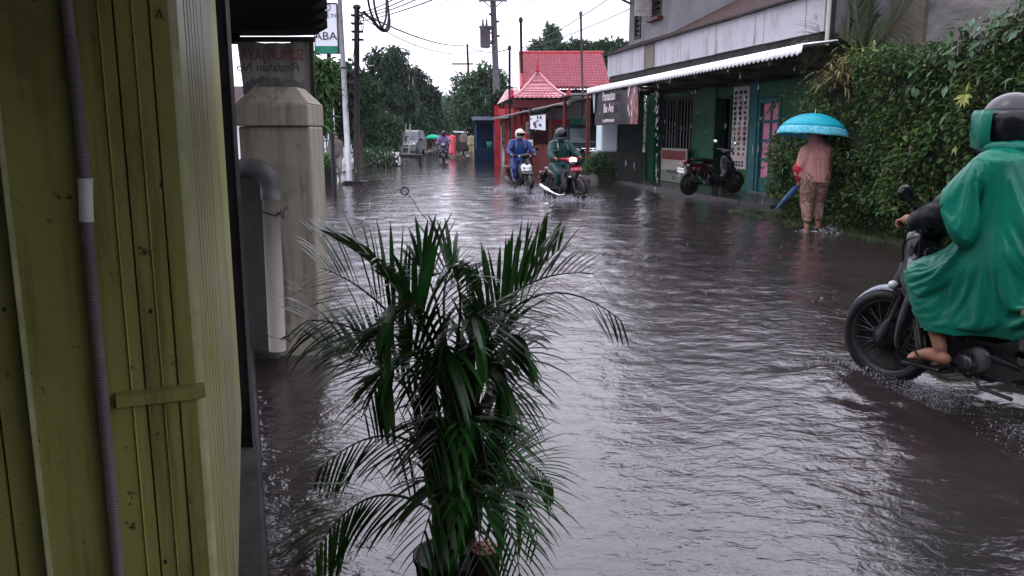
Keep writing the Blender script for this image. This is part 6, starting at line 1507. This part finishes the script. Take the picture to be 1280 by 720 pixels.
mb = MB(); mb.tube([l0, l1], .03, 6); mb.tube([l2, l3], .03, 6)
for k in range(1, 7): mb.tube([l0.lerp(l1, k / 7), l2.lerp(l3, k / 7)], .022, 5)
mb.build('frame', m_lgrey, ld)
# far crowd
m_far = 'people along the far street'
far_person(566, 198, 1.62, 'woman in a pink red dress walking away up the far street', m_pinkdr, m_pinkdr, az=10, skirt=True)
far_person(580, 197, 1.72, 'figure in a grey brown coat before the white roofed cart', m_greycl, m_greycl, az=20)
far_person(537.5, 190, 1.60, 'pedestrian in pale pink clothes left of the green umbrella', m_cape, m_redd, az=0)
far_person(543, 190, 1.62, 'pedestrian in rose clothes under the green umbrella', m_shawl, m_greycl, az=0)
far_person(549, 190, 1.66, 'pedestrian in lilac clothes just right of the green umbrella', m_purple, m_greycl, az=0)
far_person(559, 195, 1.6, 'figure in crimson clothes just left of the woman in the dress', m_shawl, m_redd, az=0)
far_person(575.5, 193, 1.66, 'figure in dark grey clothes between the woman in the dress and the cart', m_greycl, m_black, az=0)
far_person(532, 191, 1.6, 'pedestrian in red clothes leftmost of the far walkers', m_shawl, m_black, az=170)
far_person(572, 194, 1.6, 'figure in dark red clothes beyond the woman in the dress', m_redd, m_black, az=0)
gu = at(541, 171, 62); guo = empty('umbrella', gu, rad(10), 'small green umbrella far up the street', 'umbrella')
mb = MB(); mb.sheet([[V((.62 * math.sin(t * 1.3) * math.cos(a), .62 * math.sin(t * 1.3) * math.sin(a), .18 - .30 * (1 - math.cos(t * 1.3)) / .73)) for a in [i * .3927 for i in range(17)]] for t in (0, .25, .5, .75, 1)]); solid(mb.build('canopy', m_umbg, guo, True), .004)
mb = MB(); mb.tube([(0, 0, .25), (0, 0, -.6)], .012, 5); mb.build('shaft', m_steel, guo)
mc = gnd(553.5, 203.5); make_bike(V((mc.x, mc.y + .6, -.05)), rad(178), 'far dark motorbike ridden towards the camera among walkers', 'underbone', dict(fender=m_bike, body=m_bike, accent=m_bike, cowl=m_bike, fplate=False, exhaust=m_steel))
rider(V((mc.x, mc.y + .6, -.05)), rad(-88), 'far motorbike rider in lilac and blue clothes', m_purple, m_coatbd, m_helm, True, None, False)
# becak-like cart with white roof, driver in tan
ct = at(585, 197, 50); crt = empty('roofed_cart', (ct.x, 50, 0), rad(185), 'hand cart with a white flat roof and crates among the far walkers', 'cart')
mb = MB(); mb.box(-.75, .75, -.5, .5, .45, 1.0); bevel(mb.build('body', m_wood, crt), .03)
mb = MB(); mb.prism([(-.85, -.6, 1.50), (.85, -.6, 1.58), (.85, .6, 1.58), (-.85, .6, 1.50)], (0, 0, .07)); mb.build('roof', m_white, crt)
for x in (-.7, .7):
    for y_ in (-.45, .45):
        mb = MB(); mb.tube([(x, y_, 1.0), (x, y_, 1.54)], .025, 6); mb.build('post', m_steel, crt)
for y_ in (-.56, .56):
    mb = MB(); mb.torus((.0, y_, .33), .29, .035, n=24, m=8); wl = mb.build('wheel', m_black, crt, True)
    mb = MB()
    for k in range(8): mb.tube([(0, y_, .33), (.28 * math.cos(k * .785), y_, .33 + .28 * math.sin(k * .785))], .008, 4)
    mb.build('rim', m_rim, wl)
mb = MB(); mb.box(-.1, .35, -.25, .25, 1.655, 2.0); tag(bevel(mb.build('crate', m_cape), .02), 'pinkish crate standing on the roof of the cart', 'crate').location = (ct.x + .1, 50, 0)
far_person(590, 198, 1.6, 'figure in tan clothes bending beside the white roofed cart', m_tan, m_tan, az=200, Y=48.6)

# ================================================================== trees
tg = 'trees along the street'
tree('tall dark drooping tree in the centre left with two rounded tops', [(493, 74, 17), (470, 74, 12), (482, 88, 18), (503, 92, 13), (465, 105, 18), (490, 112, 24), (505, 125, 18), (480, 140, 28), (512, 145, 22), (490, 165, 26), (520, 160, 20)], 64, (500,), 9000, .40, m_tree1, group=tg, droop=-.9)
tree('lower dark drooping tree leaning towards the road centre', [(518, 92, 10, 2), (526, 106, 12, 2), (534, 120, 14, 2), (543, 118, 8, 2), (516, 112, 9, 2), (525, 140, 22, 2), (538, 140, 13, 2), (512, 120, 18, 2), (530, 160, 16, 2)], 66, (528,), 6000, .38, m_tree1, group=tg, droop=-.9)
tree('feathery mid green bamboo like thicket behind the black pole', [(468, 158, 24), (455, 140, 20), (485, 172, 22), (462, 180, 22), (490, 155, 14), (450, 170, 22), (478, 188, 16)], 42, (468,), 6500, .30, m_tree2, 'thicket', None, -.7, True, 'thicket', .22)
tree('leafy street tree with bright rain-soaked leaves beside the pale sign', [(396, 95, 14), (388, 75, 10), (405, 112, 13), (392, 130, 15), (398, 150, 12), (386, 110, 13), (410, 78, 6), (404, 90, 10)], 15.5, (384,), 1900, .20, m_leafy, group=tg, droop=-.8, core=True, aspect=.32, tr=.06)
tree('dark dense tree behind the pale lamp pole', [(420, 120, 20), (412, 95, 16), (432, 105, 13), (426, 145, 19), (410, 145, 16), (440, 130, 14), (432, 85, 10), (438, 155, 13)], 30, (411,), 4500, .24, m_tree1, group=tg, droop=-.6, tr=.10)
tree('dark small tree right of the black pole', [(458, 115, 14), (452, 98, 8), (448, 130, 14), (462, 130, 12)], 36, (455,), 2200, .26, m_tree2, group=tg, droop=-.5)
tree('broad pale green tree under the transformer', [(600, 125, 26), (585, 108, 18), (612, 108, 20), (590, 140, 22), (612, 145, 20), (603, 92, 12), (578, 130, 12), (622, 100, 13), (592, 160, 18), (630, 120, 14)], 54, (600,), 8500, .34, m_tree3, group=tg, droop=-.4)
tree('dark tree above the blue kiosk', [(605, 150, 12), (618, 140, 14), (592, 155, 9), (628, 128, 12)], 45, (612,), 2600, .28, m_tree1, group=tg, droop=-.4)
tree('misty far tree closing the end of the street', [(560, 140, 14), (552, 150, 12), (568, 148, 13), (560, 160, 13), (548, 165, 10), (572, 165, 12), (562, 126, 7)], 110, (560,), 3600, .55, m_tree3, group=tg, droop=-.4)
tree('rounded far tree left of the street end', [(545, 150, 13), (535, 158, 12), (550, 168, 12), (528, 168, 12)], 85, (540,), 2400, .48, m_tree2, group=tg, droop=-.4)
tree('tall far conifer rising above the big red roof', [(691, 58, 13), (691, 44, 9), (690, 36, 5), (688, 72, 14), (698, 70, 12), (684, 62, 8)], 90, (690,), 2600, .6, m_tree3, group='trees beyond the red roof', droop=-.3, name='conifer_tree')
tree('small twin topped conifer beyond the left end of the red roof', [(668, 62, 6), (675, 64, 6), (671, 72, 9), (668, 54, 3), (675, 55, 3)], 85, (671,), 1200, .5, m_tree3, group='trees beyond the red roof', droop=-.3, name='conifer_tree')
tree('wide green tree canopy beyond the middle of the red roof', [(715, 64, 12), (703, 66, 9), (728, 64, 12), (720, 72, 14), (742, 66, 11)], 80, (720,), 2600, .5, m_tree2, group='trees beyond the red roof', droop=-.4)
tree('green tree canopy beyond the right end of the red roof', [(760, 63, 12), (750, 66, 11), (774, 64, 12), (786, 64, 10), (765, 74, 12)], 76, (762,), 2600, .5, m_tree2, group='trees beyond the red roof', droop=-.4)
tree('thin leafed tree growing behind the upper storey eave', [(812, 48, 10), (800, 54, 8), (822, 42, 8), (806, 43, 5), (826, 52, 7), (815, 58, 9)], 27, (812,), 800, .26, m_tree3, group='trees beyond the red roof', core=False, aspect=.5, tr=.05)
q = MB(); fl = MB()
for k in range(2600):
    px = R.uniform(448, 492); Y = R.uniform(37, 44); p = at(px, 200, Y); p.z = R.uniform(0, .75); p.y = Y
    q.leaf(p, rdir() + V((0, 0, .6)), rdir(), R.uniform(.12, .3), .09)
tag(q.build('roadside_undergrowth', m_tree2), kind='stuff')
for k in range(130):
    px = R.uniform(458, 500); Y = 38 - (px - 458) * .0; p = at(px, 196, Y); p.z = R.uniform(.05, .7); fl.ell(p, (.05, .05, .045), n=6, m=4)
tag(fl.build('white_flowers', m_flower), 'scattered white flowers along the left roadside', None, None, 'stuff')
# far backdrop wood
q = MB()
for k in range(9000):
    x = R.uniform(-75, 75); y_ = R.uniform(125, 150); hmax = 7.5 + 3.5 * noise.noise(V((x * .07, 0, 2))) + 2 * noise.noise(V((x * .3, 1, 2)))
    if -16 < x < -4: hmax = 8
    q.leaf((x, y_, R.uniform(0, hmax)), rdir(), rdir(), R.uniform(.7, 1.5), .7)
q.cur = 1; q.sheet([[(x, 152, z * (7.5 + 3.5 * noise.noise(V((x * .07, 0, 2)))) * .85) for x in range(-90, 91, 3)] for z in (-.1, 1)])
tag(q.build('far_wood', [m_tree3, m_tcore]), kind='stuff')

# ================================================================== cables
def sag(a, b2, s_, n=18): a, b2 = V(a), V(b2); return [a.lerp(b2, i / n) - V((0, 0, s_ * 4 * (i / n) * (1 - i / n))) for i in range(n + 1)]
def cable(name, pts, r_, lb_, cat='cable', grp='overhead cables'):
    mb = MB(); mb.tube(pts, r_, 6); return tag(mb.build(name, m_cable), lb_, cat, grp)
dt = d1 + V((.05, 0, -.12))
cable('overhead_cable', sag(dt, at(584, 56, 60), .35), .028, 'thick cable from the black pole to the leaning wooden pole')
cable('overhead_cable', sag(at(584, 56, 60), at(637, 61, 36.2), .3), .025, 'cable from the leaning wooden pole to the slim pole by the porch roof')
cable('overhead_cable', sag(dt + V((0, 0, -.1)), at(640, 40, 46), 1.1), .014, 'thin slack cable from the black pole towards the transformer')
for i, (px, py, Y, lb_) in enumerate(((500, -6, 16, 'first'), (520, -8, 15, 'x'), (545, -12, 14, 'x'), (565, -10, 14, 'x'))):
    cable('overhead_cable', sag(dt + V((0, 0, -.08 * i - .02)), at(px, py, Y), .06), .013, ('steepest service wire rising right from the black pole', 'second service wire rising right from the black pole', 'third service wire rising right from the black pole', 'lowest service wire rising right from the black pole')[i])
for (a, b2, lb_) in ((at(645, 63, 40), at(770, -8, 26), 'upper wire crossing the sky above the big red roof'), (at(655, 62, 40), at(830, -10, 26), 'lower wire crossing the sky above the big red roof'), (at(602, 2, 45.8), at(500, -12, 30), 'wire leaving the left end of the crossarm'), (at(632, 2, 45.8), at(720, -14, 30), 'wire leaving the right end of the crossarm')):
    cable('overhead_cable', sag(a, b2, .15), .016, lb_)
coil = MB(); 
def cpts(l): return [at(px, py, 15.5 + .1 * i) for i, (px, py) in enumerate(l)]
def smoothp(pts, n=5):
    out = []
    for i in range(len(pts) - 1):
        p0, p1, p2, p3 = pts[max(i - 1, 0)], pts[i], pts[i + 1], pts[min(i + 2, len(pts) - 1)]
        for k in range(n):
            t = k / n; out.append(.5 * ((2 * p1) + (p2 - p0) * t + (2 * p0 - 5 * p1 + 4 * p2 - p3) * t * t + (3 * p1 - p0 - 3 * p2 + p3) * t ** 3))
    return out + [pts[-1]]
for l in ([(459, -8), (462, 10), (468, 26), (476, 36), (482, 39), (486, 36), (487, 24), (484, 8), (482, -8)], [(466, -8), (469, 12), (474, 28), (480, 37), (484, 33), (486, 18), (483, -8)], [(454, 14), (464, 24), (472, 34), (479, 39), (485, 38)], [(478, 34), (482, 24), (483, 10), (483, -8)]):
    coil.tube(smoothp(cpts(l)), .022, 6)
tag(coil.build('cable_coil', m_cable), 'thick black cable loops hanging in the sky beside the black pole', 'cable', 'overhead cables')
lp_ = MB()
for l in ([(447, 14), (450, 24), (453, 38), (455, 30), (453, 18)], [(446, 18), (443, 60), (439, 90), (434, 140)]):
    lp_.tube(smoothp([at(px, py, d1.y - .15) for px, py in l]), .012, 5)
tag(lp_.build('drop_wire', m_cable), 'loose drop wires hanging down the black pole', 'cable', 'overhead cables')

# ================================================================== rain
q = MB()
for k in range(380):
    Y = R.uniform(8, 34); px = R.uniform(380, 1290); py = R.uniform(0, 420); p = at(px, py, Y)
    if p.z < .05: continue
    ln = R.uniform(.05, .13); r_ = R.uniform(.0008, .0017) * (1 + Y / 16); q.tube([p, p - V((0, 0, ln * .5)), p - V((.003, 0, ln))], [r_ * .2, r_ * .75, r_ * .2], 5)
tag(q.build('rain', m_drop, smooth=True), kind='stuff')
# water running off the awning
q = MB()
for k in range(34):
    u = R.uniform(2.4, 13.5); z = R.uniform(.2, 2.7); p = Lp(u, -.07 + gauss() * .02, z); ln = R.uniform(.04, .12); q.tube([p, p - V((0, 0, ln * .5)), p - V((0, 0, ln))], [.001, .003, .001], 5)
for k in range(60):
    t = R.random(); p = Lp(8.4 + gauss() * .03 - .2 * t, -.08 + gauss() * .02, 2.7 - 2.6 * t); ln = R.uniform(.04, .10); q.tube([p, p - V((0, 0, ln * .5)), p - V((0, 0, ln))], [.001, .0045, .001], 5)
tag(q.build('awning_drips', m_drop, smooth=True), kind='stuff')

# ================================================================== rainy air
hz_ = MB(); hz_.box(-130, 130, -8, 122, -1.6, 24)
m_haze = bpy.data.materials.new('rain_haze'); m_haze.use_nodes = True; nt = m_haze.node_tree
for n_ in list(nt.nodes): nt.nodes.remove(n_)
out = nt.nodes.new('ShaderNodeOutputMaterial'); pvn = nt.nodes.new('ShaderNodeVolumePrincipled'); pvn.inputs['Color'].default_value = (.9, .93, 1, 1); pvn.inputs['Density'].default_value = .00016
nt.links.new(pvn.outputs[0], out.inputs['Volume'])
tag(hz_.build('haze', m_haze), kind='stuff')
